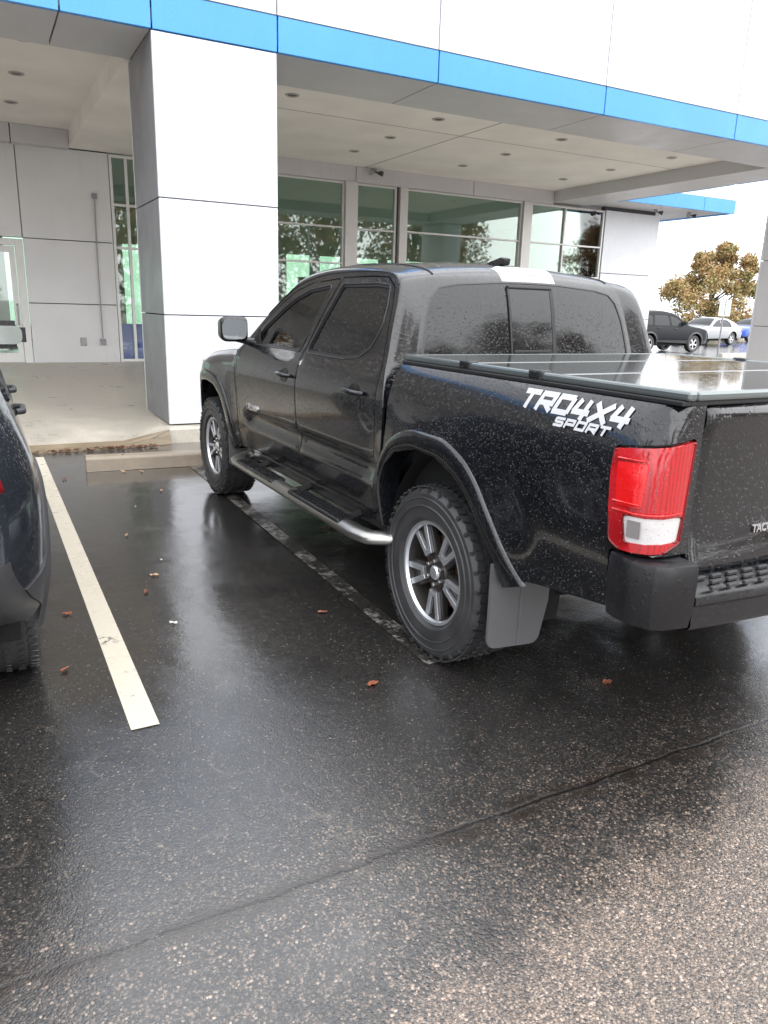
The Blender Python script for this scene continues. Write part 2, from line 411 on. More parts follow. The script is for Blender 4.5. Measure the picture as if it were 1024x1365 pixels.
def linepaint(name, col, wear):
    m = M(name, col, .4); g = G(m); n = g.noise(26, 6, rough=.7); n2 = g.noise(5, 4)
    f = g.sstep(g.math('MULTIPLY_ADD', n2, .5, g.math('MULTIPLY', n, .6)), wear-.05, wear+.07)
    v = g.vor(120); sc = g.new('SeparateColor'); g.L(v.outputs['Color'], sc.inputs[0])
    c = g.mix(g.math('MULTIPLY', sc.outputs[0], .22), col, tuple(k*.6 for k in col))
    g.L(g.mix(f, c, (.03, .028, .025)), g.b.inputs['Base Color']); g.L(g.bump(v.outputs['Distance'], .35, .002), g.b.inputs['Normal'])
    g.L(g.ramp(n2, [(.3, .22), (.7, .45)]), g.b.inputs['Roughness']); return m
line_new = linepaint('cream_line_paint', (.66, .60, .49), .68)
line_old = linepaint('worn_line_paint', (.30, .28, .26), .50)

# ================================================================ ground
bm = NB()
def quad(bm, x0, x1, y0, y1, z):
    vs = [bm.verts.new(p) for p in ((x0, y0, z), (x1, y0, z), (x1, y1, z), (x0, y1, z))]; bm.faces.new(vs)
quad(bm, -300, 400, -300, 400, 0)
tag(obj('asphalt_ground', bm, asph), kind='structure')
bm = NB(); quad(bm, -2.185, -2.085, -.09, 5.2, .004); tag(obj('parking_line', bm, line_new), kind='structure')
bm = NB()
vs = [bm.verts.new(p) for p in ((-.955, -.10, .004), (-.865, -.085, .004), (-.80, 4.3, .004), (-.90, 4.3, .004))]; bm.faces.new(vs)
tag(obj('worn_parking_line', bm, line_old), kind='structure')
for x in (-7.6, -4.95, 1.75, 4.4, 7.05):
    bm = NB(); quad(bm, x, x+.1, -.09, 5.2, .004); tag(obj('parking_line', bm, line_new), kind='structure')

# concrete apron and walk under the canopy
bm = NB()
def strip_sheet(bm, xs, prof, thick_y=None):
    R = []
    for x in xs: R.append([bm.verts.new((x, y, z)) for y, z in prof])
    for a, b in zip(R, R[1:]):
        for k in range(len(prof)-1): bm.faces.new((a[k], b[k], b[k+1], a[k+1]))
walkp = [(6.55, .165), (7.5, .19), (9, .23), (12.95, .33)]
strip_sheet(bm, [-24.5, -4, -1.0, -.745, 2, 6, 11, 14.6], walkp)
# ramp part, dropping to the asphalt west of the pillar, with a flare beside it
xs = [-24.5, -1.30, -1.15, -1.0, -.88, -.80]; fl = [0, 0, .15, .45, .8, 1.0]
R = []
for x, f in zip(xs, fl):
    pr = []
    for t in (0, .25, .5, .75, 1):
        y = 5.50+t*1.05+f*(1-t)*.06
        zr = .012+.153*(t**.8); zf = .15+.015*t
        pr.append(bm.verts.new((x, y, zr*(1-f)+zf*f)))
    R.append(pr)
for a, b in zip(R, R[1:]):
    for k in range(4): bm.faces.new((a[k], b[k], b[k+1], a[k+1]))
tag(obj('concrete_walk', bm, conc, smooth=True), kind='structure')
bm = NB(); prism(bm, [(5.56, -.05), (5.585, .14), (5.60, .152), (6.56, .163), (6.56, -.05)], -.80, 14.6, axis='x')
tag(obj('kerb', bm, conc, None), kind='structure')
bm = NB()
for x0, x1 in ((-24.5, -1.28),):
    prism(bm, [(5.40, .003), (5.44, .02), (5.53, .03), (5.60, .052), (5.60, -.05), (5.40, -.05)], x0, x1, axis='x')
R = [[bm.verts.new(p) for p in ((-1.28, 5.40, .003), (-1.28, 5.44, .02), (-1.28, 5.53, .03), (-1.28, 5.6, .052))], [bm.verts.new(p) for p in ((-.80, 5.5, .003), (-.80, 5.52, .05), (-.80, 5.54, .10), (-.80, 5.57, .153))]]
for k in range(3): bm.faces.new((R[0][k], R[1][k], R[1][k+1], R[0][k+1]))
tag(obj('gutter_strip', bm, conc_kerb), kind='structure')

# ================================================================ dealership building
FY = 5.80; ZB = 4.04; ZC = 4.29; BY = 12.8
bld = thing('showroom_building', 'white dealership building with a blue band over the deep canopy and glazed front', 'building', (0, 0, 0))
seamx = [-22, -19.4, -16.8, -14.3, -11.8, -9.3, -6.8, -4.2, -1.57, -.74, .55, 2.53, 5.12, 7.7, 10.3]
edges = [-24.5]+seamx+[11.1]
g_ = .008
bw = NB(); bb = NB()
for a, b in zip(edges, edges[1:]):
    bx(a+g_, b-g_, FY, FY+.05, 4.385, 5.95, .004, bw)
    bx(a+g_, b-g_, FY-.012, FY+.05, ZB, 4.375, .004, bb)
for a, b in zip([5.8, 8.4], [8.4, 11.6]): # east return
    bx(11.1, 11.15, a+g_+.05, b, 4.385, 5.95, .004, bw); bx(11.1, 11.162, a+g_+.05, b, ZB, 4.375, .004, bb)
obj('fascia_panels', bw, white_p, bld); obj('blue_band', bb, blue_p, bld)
obj('canopy_core', bx(-24.5, 11.09, FY+.052, 14, 4.40, 5.9), seam_m, bld)
obj('cap_flashing', bx(-24.5, 11.14, FY-.03, FY+.08, 5.955, 6.0, .005), frame_m, bld)
obj('blue_trim_edge', bx(-24.5, 11.15, FY-.016, FY+.04, 4.376, 4.384), dark_frame, bld)
bs = NB()      # underside of the front beam and east beam
ff = [-24.5, -16, -9, -6.8, -4.2, -1.57, -.74, .55, 2.53, 5.12, 7.7, 10.03]
for a, b in zip(ff, ff[1:]): bx(a+g_, b-g_, FY+.003, 6.94, ZB+.002, ZB+.06, .003, bs)
for a, b in ((5.803, 8.2), (8.2, 10.6), (10.6, 12.77)): bx(10.03+g_, 11.09, a+g_, b-g_, ZB+.002, ZB+.06, .003, bs)
obj('canopy_soffit_border', bs, grey_p, bld)
bs = NB(); bx(-24.5, 10.0, 6.90, 6.939, ZB+.064, 4.39, 0, bs); bx(10.035, 10.08, 6.945, 12.77, ZB+.0, 4.39, 0, bs); bx(-9, 10, FY+.06, 6.88, ZB+.064, ZB+.2, 0, bs)
obj('beam_inner_face', bs, grey_p, bld)
# ceiling: main coffer, low bay right of x=-.78
bs = NB(); bx(.5, 10.03, 6.942, 12.74, ZC, ZC+.08, 0, bs); bx(-24.5, -.80, 6.942, 12.60, ZC, ZC+.08, 0, bs); bx(-.80, .5, 6.945, 12.79, ZB+.0, ZC+.08, 0, bs)
obj('canopy_ceiling', bs, soffit_m, bld)
bs = NB(); y0 = 6.95
for yy in (9.0,): bx(.52, 10.02, yy, yy+.012, ZC-.002, ZC+.01, 0, bs)
for xx in (4.95,): bx(xx, xx+.012, 6.96, 12.7, ZC-.003, ZC+.01, 0, bs)
obj('ceiling_joint', bs, seam_m, bld)
# header above the glazing
bs = NB(); h = [.55, 4.75, 7.7, 10.03]
for a, b in zip(h, h[1:]): bx(a+g_, b-g_, 12.60, 12.80, 3.985, ZC-.002, .003, bs)
bx(10.085, 11.72, 12.775, 12.83, 3.985, ZB+.1, 0, bs)
h = [-24.5, -5, -1.72, -.80]
for a, b in zip(h, h[1:]): bx(a+g_, b-g_, 12.55, 12.80, 4.0, ZC-.002, .003, bs)
obj('window_header', bs, grey_p, bld)
# west wall of panels (plane BY), opening for door x -3.6..-1.80 z<2.42, glazed strip from -.13
bs = NB(); zs = [.30, 1.385, 2.495, 4.03]
for k in range(3):
    for a, b in ((-1.66, -.13),): bx(a+g_, b-g_, BY, BY+.05, zs[k]+g_, zs[k+1]-g_, .003, bs)
bx(-4.2, -1.66-g_, BY, BY+.05, 2.495+g_, 4.03, .003, bs); bx(-24.5, -4.2-g_, BY, BY+.05, .3, 4.03, .003, bs)
obj('wall_panels', bs, wall_p, bld)
bs = NB()
for k, (z0, z1) in enumerate(((.30, 1.37), (1.37, 2.49), (2.49, 4.0))): bx(11.72+g_, 13.6, 12.6, 12.66, z0+g_, z1-g_, .003, bs); bx(13.6-.05, 13.6, 12.665, 14.5, z0+g_, z1-g_, .003, bs)
obj('east_wall_panels', bs, white_p, bld)
for q in ((-24, -4.3, BY+.06, BY+.12, .2, 4.1), (-1.65, -.15, BY+.052, BY+.12, .2, 4.1), (11.74, 13.5, 12.67, 12.85, .2, 4.1), (-4.29, -1.66, BY+.052, BY+.12, 2.5, 4.1)): obj('wall_backing', bx(*q), seam_m, bld)
# interior
bs = NB(); bx(-9, 13.5, 22.0, 22.1, .3, .7, 0, bs); bx(-9, 13.5, 22.0, 22.1, 3.1, 4.3, 0, bs)
for x in (-9, -5.5, -2, 1.2, 3.4, 6.4, 7.6, 10.2, 13.3): bx(x, x+.35, 22.0, 22.1, .7, 3.1, 0, bs)
bx(1.9, 2.05, 13.0, 20.0, .3, 4.3, 0, bs); bx(-9.1, -9, 12.9, 22, .3, 4.3, 0, bs); bx(13.4, 13.5, 14.5, 22, .3, 4.3, 0, bs)
obj('interior_wall', bs, inter_wall, bld)
obj('back_glazing', bx(-9, 13.5, 22.04, 22.05, .7, 3.1), glass_mix('green_back_glass', (.62, .74, .65), .02), bld)
for xx_ in (4.6, 8.3, 11.6): obj('desk', bx(xx_-.8, xx_+.8, 16.5, 17.2, .33, 1.1, .02), inter_wall, bld)
obj('interior_floor', bx(-9, 13.5, 12.86, 22, .2, .328), inter_floor, bld)
obj('interior_ceiling', bx(-9, 13.5, 12.86, 22, 4.1, 4.3), inter_ceil, bld)
gp_ = M('grey_green_partition', (.16, .2, .18), .6)
for x in (3.4, 6.2, 9.0): obj('interior_partition', bx(x, x+.9, 19.5, 19.6, .33, 2.3, .01), gp_, bld)
# roof block behind, second wing with blue band
bs = NB(); bx(11.17, 15.05, 11.5, 11.55, 4.385, 4.62, .003, bs); bx(15.0, 15.05, 11.56, 14.5, 4.385, 4.62, .003, bs)
obj('wing_fascia', bs, white_p, bld)
bs = NB(); bx(11.17, 13.9, 11.488, 11.55, ZB+.02, 4.375, .003, bs); bx(13.912, 15.062, 11.488, 11.55, ZB+.02, 4.375, .003, bs); bx(15.0, 15.062, 11.56, 14.5, ZB+.02, 4.375, .003, bs)
obj('wing_blue_band', bs, blue_p, bld)
obj('wing_soffit', bx(11.17, 14.99, 11.552, 14.5, ZB+.05, ZB+.3), grey_p, bld)

# window walls
def glazing(name, x0, x1, z0, z1, vbars, hbars, y, mat_f, fw_=.045, gm=shop_glass, dep=.09):
    f = NB()
    bx(x0, x0+fw_, y, y+dep, z0, z1, .004, f); bx(x1-fw_, x1, y, y+dep, z0, z1, .004, f)
    bx(x0+fw_, x1-fw_, y, y+dep, z1-fw_, z1, .004, f); bx(x0+fw_, x1-fw_, y, y+dep, z0, z0+fw_, .004, f)
    vb = sorted(vbars); prev = x0+fw_
    for v in vb: bx(v-fw_/2, v+fw_/2, y, y+dep, z0+fw_, z1-fw_, .004, f)
    segs = [x0+fw_]+[q for v in vb for q in (v-fw_/2, v+fw_/2)]+[x1-fw_]
    for hz in hbars:
        for a, b in zip(segs[0::2], segs[1::2]): bx(a, b, y+.004, y+dep-.004, hz-fw_*.4, hz+fw_*.4, .003, f)
    w_ = obj('window', f, mat_f, bld)
    obj('pane', bx(x0+.01, x1-.01, y+dep*.5, y+dep*.5+.008, z0+.01, z1-.01), gm, w_)
    return w_
ZT = 3.98
glazing('window', 1.2, 4.50, .32, ZT, [2.95], [2.36, 3.08], 12.62, frame_m)
glazing('window', 4.77, 5.74, .32, ZT, [], [2.36, 3.08], 12.62, frame_m)
glazing('window', 5.98, 9.12, .32, ZT, [], [2.36, 3.10], 12.62, frame_m)
glazing('window', 9.38, 11.70, .32, ZT, [10.44], [2.36, 3.10], 12.62, frame_m)
for a, b in ((4.505, 4.765), (5.80, 5.975), (9.125, 9.375)): obj('mullion_post', bx(a, b, 12.56, 12.72, .3, ZT, .004), frame_m, bld)
obj('gasket', bx(5.745, 5.795, 12.66, 12.7, .3, ZT), dark_frame, bld)
glazing('window', -.125, .62, .33, 4.02, [.17], [2.42, 3.17], 12.80, white_frame, .05)
tag(obj('blue_panel', bx(-.10, .60, 12.90, 12.92, .36, 1.04, .004), blue_in), 'flat blue panel standing inside the narrow glazed strip left of the pillar', 'display panel')
# entrance door, far left
dr = NB(); bx(-1.80, -1.665, BY-.01, BY+.08, .30, 2.47, .006, dr); bx(-3.75, -1.80, BY-.01, BY+.08, 2.36, 2.47, .006, dr); bx(-3.85, -3.75, BY-.01, BY+.08, .30, 2.47, .006, dr)
fr = obj('door_frame', dr, white_frame, bld)
for x0, x1 in ((-3.74, -2.79), (-2.78, -1.81)):
    d = NB(); bx(x0, x0+.09, BY+.01, BY+.05, .33, 2.35, .004, d); bx(x1-.09, x1, BY+.01, BY+.05, .33, 2.35, .004, d)
    bx(x0+.09, x1-.09, BY+.01, BY+.05, 2.24, 2.35, .004, d); bx(x0+.09, x1-.09, BY+.01, BY+.05, .33, .50, .004, d)
    dd = obj('door', d, white_frame, bld)
    obj('pane', bx(x0+.08, x1-.08, BY+.025, BY+.033, .49, 2.25), shop_glass, dd)
    hx = x1-.05 if x0 < -3 else x1-.04
    hb = NB(); tube(hb, [(hx, BY+.01, 1.0), (hx, BY-.05, 1.03), (hx, BY-.05, 1.33), (hx, BY+.01, 1.36)], .013, 8)
    obj('handle', hb, metal_g, dd)

# pillars
def pillar(name, x0, x1, label, dy=0, sm_=None):
    p = thing(name, label, 'pillar', ((x0+x1)/2, FY+.65, .15)); cx, cy, cz = p.location
    s1, s2 = NB(), NB(); zs = [.165, 1.345, 2.515, 4.034]
    for k in range(3):
        a, b = zs[k]+.006, zs[k+1]-.006
        for bm_, q in ((s1, (x0, x1, FY+.0, FY+.04)), (s1, (x0, x1, 7.06, 7.10)), (s2, (x0, x0+.04, FY+.045, 7.055)), (s2, (x1-.04, x1, FY+.045, 7.055))):
            bx(q[0]-cx, q[1]-cx, q[2]-cy, q[3]-cy, a-cz, b-cz, .003, bm_)
    obj('front_panels', s1, white_p, p); obj('side_panels', s2, sm_ or shaded_side, p)
    obj('core', bx(x0+.042-cx, x1-.042-cx, FY+.045-cy, 7.055-cy, -.0, 3.88), seam_m, p)
    return p
pillar('canopy_pillar', -.745, .54, 'wide white clad pillar behind the black pickup truck, shade painted grey on its left face')
pillar('canopy_pillar', 10.46, 11.1, 'grey clad pillar at the right edge of the photo past the parked cars', 0, grey_p)

# soffit lights, fixtures
spots = [(x, y) for x in (1.65, 4.03, 6.46, 9.07) for y in (8.22, 9.77, 11.2)]+[(x, y) for x in (-1.75, -3.6) for y in (7.75, 9.3, 11.0)]
sl0 = None
names = {0: 'front one under the blue band', 1: 'middle one of its row', 2: 'back one by the windows'}
cols = {1.65: 'nearest the white pillar', 4.03: 'second right of the pillar', 6.46: 'third right of the pillar', 9.07: 'beside the right beam', -1.75: 'left of the pillar', -3.6: 'over the entrance doors'}
ring_m = M('spot_ring', (.45, .43, .41), .5); hole_m = M('spot_reflector', (.10, .09, .08), .3, .4)
for i, (x, y) in enumerate(spots):
    row = min(2, int((y-7.5)/1.5)) if x > 0 else min(2, int((y-7)/1.6))
    if sl0 is None:
        t = thing('downlight', '', 'ceiling light', (x, y, ZC)); sl0 = t
        r_ = NB(); lathe(r_, [(.062, -.004), (.085, -.012), (.098, -.006), (.1, .002)], 24, 'z'); obj('trim_ring', r_, ring_m, t, smooth=True)
        r_ = NB(); lathe(r_, [(.062, -.004), (.05, .0), (.002, .001)], 24, 'z'); obj('reflector', r_, hole_m, t, smooth=True)
    else:
        t = copy_tree(sl0); t.location = (x, y, ZC-.003)
    t.location.z = ZC-.003
    tag(t, 'round recessed light %s, %s' % (cols[x], names[row]), 'ceiling light', 'downlights in the canopy ceiling')
def security_light(x, y, z, label, heads=2):
    t = thing('security_light', label, 'flood light', (x, y, z))
    b = NB(); lathe(b, [(.0, 0), (.05, 0), (.05, -.03), (.035, -.045), (0, -.045)], 16, 'z'); obj('base', b, metal_g, t, smooth=True)
    for s in ((-1, 1) if heads == 2 else (1,)):
        b = NB(); p0 = Vector((0.02*s, 0, -.05)); d = Vector((.75*s, -.75, -.25)).normalized()
        tube(b, [p0, p0+d*.06, p0+d*.08, p0+d*.17], [.014, .014, .035, .055], 14); obj('lamp_head', b, dark_frame if s > 0 else metal_g, t, smooth=True)
    return t
security_light(5.15, 12.55, 4.26, 'twin head flood light under the canopy header above the showroom windows')
security_light(14.2, 12.2, 4.09, 'twin head flood light hanging under the far blue canopy edge')
security_light(13.1, 12.3, 4.09, 'small single flood light under the far canopy closest to the building corner', 1)
security_light(11.25, 12.72, 3.98, 'small flood light at the top right corner of the last showroom window', 1)
# conduit with boxes
t = thing('conduit', 'thin grey conduit with a junction box at each end running up the panelled wall', 'conduit', (-.43, BY, .67))
b = NB(); tube(b, [(.0, -.02, .1), (.0, -.02, 1.6), (.02, -.02, 2.6)], .011, 8); obj('pipe', b, metal_g, t)
obj('junction_box', bx(-.05, .05, -.05, 0, -.02, .09, .004), metal_g, t); obj('junction_box', bx(-.02, .06, -.05, 0, 2.57, 2.66, .004), metal_g, t)
t = thing('outlet_box', 'small grey outdoor outlet cover on the panelled wall beside the conduit', 'outlet', (-.78, BY, .66))
obj('cover', bx(-.045, .045, -.03, 0, -.02, .11, .006), M('outlet_grey', (.4, .4, .4), .5), t); obj('backplate', bx(-.055, .055, -.008, 0, -.03, .12), metal_g, t)

# ================================================================ wheel stop, debris
t = thing('wheel_stop', 'tan concrete wheel stop lying in front of the pillar ahead of the truck', 'wheel stop', (-.87, 4.40, 0), math.radians(-4.5))
b = NB(); prism(b, [(-.10, .003), (-.075, .11), (-.06, .125), (.06, .125), (.075, .11), (.10, .003)], -.92, .92, axis='x', bev=.006); 
for v in b.verts: v.co += Vector((random.uniform(-.003, .003),)*3) if abs(v.co.x) > .9 else Vector((0, 0, 0))
obj('block', b, conc_stop, t)
for x in (-.6, .6): obj('pin', lathe(NB(), [(.012, .125), (.012, .128), (0.001, .129)], 12, 'z', (x, 0, 0)), brake, t)
leaf_cols = [M('leaf_brown', (.16, .06, .03), .35), M('leaf_rust', (.30, .10, .05), .35), M('leaf_tan', (.42, .26, .16), .4), M('paper_white', (.75, .72, .68), .5)]
def leaf_mesh(s, asp, seed):
    rnd = random.Random(seed); b = NB(); n = 12; c = b.verts.new((0, 0, .010)); ring = []
    for k in range(n):
        a = 2*PI*k/n; r = s*(1 if k % 2 else .8)*(1+rnd.uniform(-.2, .2)); ring.append(b.verts.new((r*math.cos(a), r*math.sin(a)*asp, .0065+rnd.uniform(0, .010))))
    for k in range(n): b.faces.new((c, ring[k], ring[(k+1) % n]))
    e = bmesh.ops.extrude_face_region(b, geom=list(b.faces))
    for v in e['geom']:
        if isinstance(v, bmesh.types.BMVert): v.co.z -= .0015
    return b
leaves = [(-2.35, .49, 1, 'rust leaf lying beside the rear tyre of the left vehicle'), (-2.28, 1.10, 1, 'rust leaf on the wet asphalt left of the cream line, further from the camera'), (-1.80, 2.30, 2, 'pale tan leaf near the middle of the narrow bay'), (-1.79, 1.48, 2, 'pinkish tan leaf right of the cream line halfway down'), (-1.84, .78, 3, 'small white scrap on the asphalt right of the cream line'), (-1.88, 1.24, 0, 'brown leaf between the cream line and the worn line'), (-1.14, .61, 1, 'small rust leaf just left of the worn parking line'), (-1.25, -.15, 1, 'rust leaf behind the end of the worn parking line'), (-.88, 3.54, 2, 'tan leaf beside the front tyre of the pickup'), (-1.34, 3.44, 2, 'tan leaf near the wheel stop'), (-2.0, 4.13, 0, 'brown leaf near the far end of the cream line'), (-1.62, 3.0, 3, 'tiny white chip in the far part of the narrow bay'), (-1.7, 1.72, 3, 'pale scrap lying right of the pinkish leaf'), (-1.5, 4.27, 2, 'tan leaf tucked against the left end of the wheel stop'), (-1.35, 4.22, 2, 'tan leaf against the front face of the wheel stop'), (-.35, -.55, 1, 'rust leaf on the asphalt behind the rear tyre of the pickup'), (-.55, 1.95, 0, 'dark brown leaf in the shade under the running board'), (.2, -1.2, 1, 'rust leaf near the asphalt seam at the right edge')]
for i, (x, y, k, lab) in enumerate(leaves):
    s = .030 if k != 3 else .022
    o = obj('fallen_leaf' if k != 3 else 'paper_scrap', leaf_mesh(s*random.uniform(.7, 1.15), .5 if k != 3 else .35, i), leaf_cols[k])
    o.location = (x, y, 0.0); o.rotation_euler = (0, 0, random.uniform(0, 3))
    tag(o, lab, 'leaf' if k != 3 else 'litter', 'fallen leaves on the wet asphalt' if k != 3 else 'pale scraps on the asphalt')

# ================================================================ wheels
def make_wheel(s, R=.383, wid=.265, rim_r=.226, spokes='u', parent=None, loc=(0, 0, 0), lod=1, rimm=None):
    """s=-1: outer face towards -x. wheel > tyre, rim (> spoke...), brake_disc"""
    wh = bpy.data.objects.new('wheel', None); C.objects.link(wh); wh.empty_display_size = .1
    if parent: wh.parent = parent
    wh.location = loc
    k = R/.388; q = wid/.265
    hb = .105*q; hs = .1325*q
    prof = [(rim_r*.97, -hb*.9), (rim_r+.02, -hs*.93), (.31*k, -hs), (.355*k, -hs*.97), (.374*k, -.112*q), (.381*k, -.085*q), (.384*k, 0), (.381*k, .085*q), (.374*k, .112*q), (.355*k, hs*.97), (.31*k, hs), (rim_r+.02, hs*.93), (rim_r+.006, hb*1.02), (rim_r*.97, hb*.9)]
    b = NB(); lathe(b, [(r, h*s) for r, h in prof], 72, 'x')
    if lod:
        n = 58
        for row, (h, ln, w_) in enumerate(((.104, .034, .030), (.058, .026, .024), (.0, .022, .024), (-.058, .026, .024), (-.104, .034, .030))):
            for i in range(n):
                a = 2*PI*(i+.5*(row % 2))/n; rr = (.3835 if abs(h) > .08 else .387)*k
                rot = Matrix.Rotation(-a if True else a, 4, 'X')
                c = Vector((h*q*s, rr*math.sin(a), rr*math.cos(a)))
                tw = Matrix.Rotation(.25*(1 if row % 2 else -1), 4, 'Z')
                box(b, c, (ln*q, w_*k, .006 if lod == 1 else .003), 0, rot @ tw)
        for i in range(n):   # side lugs
            a = 2*PI*(i+.5)/n
            if i % 2 or lod != 1: continue
            rot = Matrix.Rotation(-a, 4, 'X'); c = Vector((.122*q*s, .366*k*math.sin(a), .366*k*math.cos(a)))
            box(b, c, (.011, .014, .022), 0, rot)
        for rr, hh in ((.335, .1325), (.30, .134)):
            lathe(b, [(rr*k-.004, hh*q*s-.002*s), (rr*k, hh*q*s+.0025*s), (rr*k+.004, hh*q*s-.002*s)], 72, 'x')
    obj('tyre', b, rubber, wh, smooth=30)
    rimm = rimm or mach
    b = NB(); f = hb
    lathe(b, [(rim_r*.985, f*.85*s), (rim_r+.004, f*s), (rim_r+.001, (f+.006)*s), (rim_r-.010, (f+.004)*s), (rim_r-.016, (f-.010)*s)], 64, 'x')
    rim = obj('rim', b, rimm, wh, smooth=40)
    b = NB(); lathe(b, [(rim_r-.0165, (f-.010)*s), (rim_r-.028, (f-.05)*s), (rim_r-.045, (-f*.6)*s)], 64, 'x'); obj('rim_barrel', b, darkalloy, rim, smooth=40)
    def radial(poly, a, lo, hi, bev=.002):
        t = NB(); prism(t, poly, lo, hi, 'x', bev)      # poly in (tangent, radial)
        Mx = Matrix.Rotation(a, 4, 'X')
        bmesh.ops.transform(t, matrix=Mx, verts=t.verts); return t
    face = NB(); darkb = NB()
    lo, hi = sorted(((f-.030)*s, (f-.012)*s)); l2, h2 = sorted(((f-.06)*s, (f-.031)*s))
    if spokes == 'u':
        for i in range(5):
            a = PI+2*PI*i/5
            t = radial([(-.036, .03), (.036, .03), (.068, rim_r-.012), (-.068, rim_r-.012)], a, l2, h2, .003); merge(darkb, t)
            for e in (-1, 1):
                p = [(.006*e, .088), (.027*e, .083), (.056*e, rim_r-.010), (.030*e, rim_r-.008)]
                if e < 0: p = p[::-1]
                merge(face, radial(p, a, lo, hi))
            merge(face, radial([(-.0062, .086), (.0062, .086), (.010, .108), (-.010, .108)], a, lo, hi-.001*1, 0))
    else:
        for i in range(5):
            a = PI+2*PI*i/5
            merge(face, radial([(-.030, .03), (.030, .03), (.024, rim_r*.6), (.040, rim_r-.010), (-.040, rim_r-.010), (-.024, rim_r*.6)], a, lo, hi))
    obj('spoke', face, rimm, rim); 
    lathe(darkb, [(.001, (f-.022)*s), (.070, (f-.022)*s), (.078, (f-.034)*s), (.080, (f-.065)*s)], 40, 'x')
    obj('hub', darkb, darkalloy, rim, smooth=40)
    b = NB(); lathe(b, [(.001, (f-.008)*s), (.026, (f-.009)*s), (.032, (f-.016)*s), (.033, (f-.024)*s)], 28, 'x'); obj('hub_cap', b, mach, rim, smooth=40)
    b = NB()
    for i in range(6):
        a = 2*PI*i/6; lathe(b, [(.001, (f-.006)*s), (.007, (f-.007)*s), (.0095, (f-.012)*s), (.0095, (f-.024)*s)], 8, 'x', (0, .054*math.sin(a), .054*math.cos(a)))
    obj('lug_nuts', b, chrome, rim, smooth=30)
    b = NB(); lathe(b, [(.06, .03*s), (.158, .03*s), (.158, .012*s), (.06, .012*s)], 40, 'x'); box(b, (.022*s, .10, .09), (.06, .09, .12), .012); obj('brake_disc', b, brake, wh, smooth=30)
    return wh

# ================================================================ THE PICKUP
truck = thing('pickup_truck', 'black crew cab pickup truck wet with rain, four wheel drive decal on its bed side', 'pickup truck', (0, 0, 0), math.radians(.80))
Wtab = [(.42, .850), (.50, .872), (.58, .888), (.64, .902), (.662, .909), (.678, .907), (.70, .889), (.745, .881), (.772, .893), (.786, .915), (.9, .926), (1.0, .930), (1.08, .925), (1.15, .909), (1.20, .888), (1.225, .878), (1.26, .864), (1.4, .824), (1.55, .774), (1.6, .755), (1.67, .724)]
Wplain = [(.42, .86), (.55, .895), (.7, .915), (.9, .926), (1.0, .930), (1.08, .925), (1.15, .909), (1.20, .888), (1.24, .862)]
Wbed = [(.5, .885), (.62, .905), (.72, .916), (.9, .927), (1.02, .930), (1.09, .924), (1.15, .908), (1.20, .888), (1.235, .868), (1.25, .850)]
def sm(a, b, x): t = max(0, min(1, (x-a)/(b-a))); return t*t*(3-2*t)
def archb(y, z, yc): 
    r = math.hypot(y-yc, (z-.42)*1.0); return .030*(1-sm(.48, .74, r))
def ztop(y): return interp([(2.5, 1.178), (2.9, 1.160), (3.3, 1.125), (3.7, 1.07), (3.95, 1.0), (4.02, .95)], y)
def side_x(y, z):
    k = sm(2.30, 2.48, y)+(1-sm(.47, .56, y)); k = min(1, k)
    a = interp(Wtab, z)
    if z < 1.1: a = a*(1-k)+interp(Wplain, z)*k
    a += archb(y, z, 3.236)+archb(y, z, 0)*.8
    if y > 3.2: a -= .19*((y-3.2)/.8)**2
    if y > 2.62: a -= .09*max(0, (z-(ztop(y)-.10))/.10)**2
    return a
def bed_pt(s):
    def f(u, z, off=0):
        R = .075; w_ = interp(Wbed, z)+archb(u, z, 0)+off; y0 = -1.075; L = R*PI/2
        if u >= y0: return (s*w_, u, z)
        if u >= y0-L:
            a = (y0-u)/R; return (s*((w_-R)+R*math.cos(a)), y0-(R+off)*math.sin(a), z)
        t = (y0-L-u)/(1.285-1.075-L); return (s*((w_-R)*(1-t)+.757*t), y0-R-off, z)
    return f
# side outlines
arch_r = [(.385, .50), (.395, .58), (.40, .70), (.36, .80), (.27, .875), (.10, .915), (-.06, .91), (-.20, .865), (-.31, .79), (-.40, .68), (-.47, .58), (-.50, .50)]
flare_r = [(.402, .515), (.428, .62), (.425, .74), (.38, .865), (.27, .955), (.10, .998), (-.08, .998), (-.23, .955), (-.34, .88), (-.43, .775), (-.51, .67), (-.575, .59), (-.62, .545)]
arch_f = [(3.60, .45), (3.64, .60), (3.62, .74), (3.54, .83), (3.40, .895), (3.24, .912), (3.06, .895), (2.92, .83), (2.82, .72), (2.76, .60), (2.70, .46)]
flare_f = [(3.63, .50), (3.70, .62), (3.69, .77), (3.61, .89), (3.45, .965), (3.24, .992), (3.02, .97), (2.86, .90), (2.755, .79), (2.69, .67), (2.655, .58), (2.635, .50)]
cabside = [(.43, .50), (2.575, .50), (2.575, 1.175)]
Ssd = [(.430, 1.05), (.458, 1.14), (.500, 1.22), (.530, 1.33), (.552, 1.43), (.575, 1.52), (.612, 1.595), (.71, 1.645), (.9, 1.662), (1.1, 1.667), (1.4, 1.663), (1.65, 1.640), (1.85, 1.597), (2.0, 1.535), (2.2, 1.425), (2.40, 1.305), (2.60, 1.178)]
Ttp = [(.475, 1.05), (.484, 1.14), (.498, 1.22), (.520, 1.34), (.543, 1.45), (.570, 1.555), (.603, 1.635), (.663, 1.685), (.80, 1.716), (1.05, 1.738), (1.4, 1.745), (1.70, 1.73), (1.88, 1.70), (2.02, 1.64), (2.22, 1.51), (2.48, 1.345), (2.80, 1.17)]
TW = [.735, .728, .712, .690, .665, .640, .612, .60, .59, .59, .59, .59, .59, .61, .65, .69, .73]
NT = len(Ttp)-1
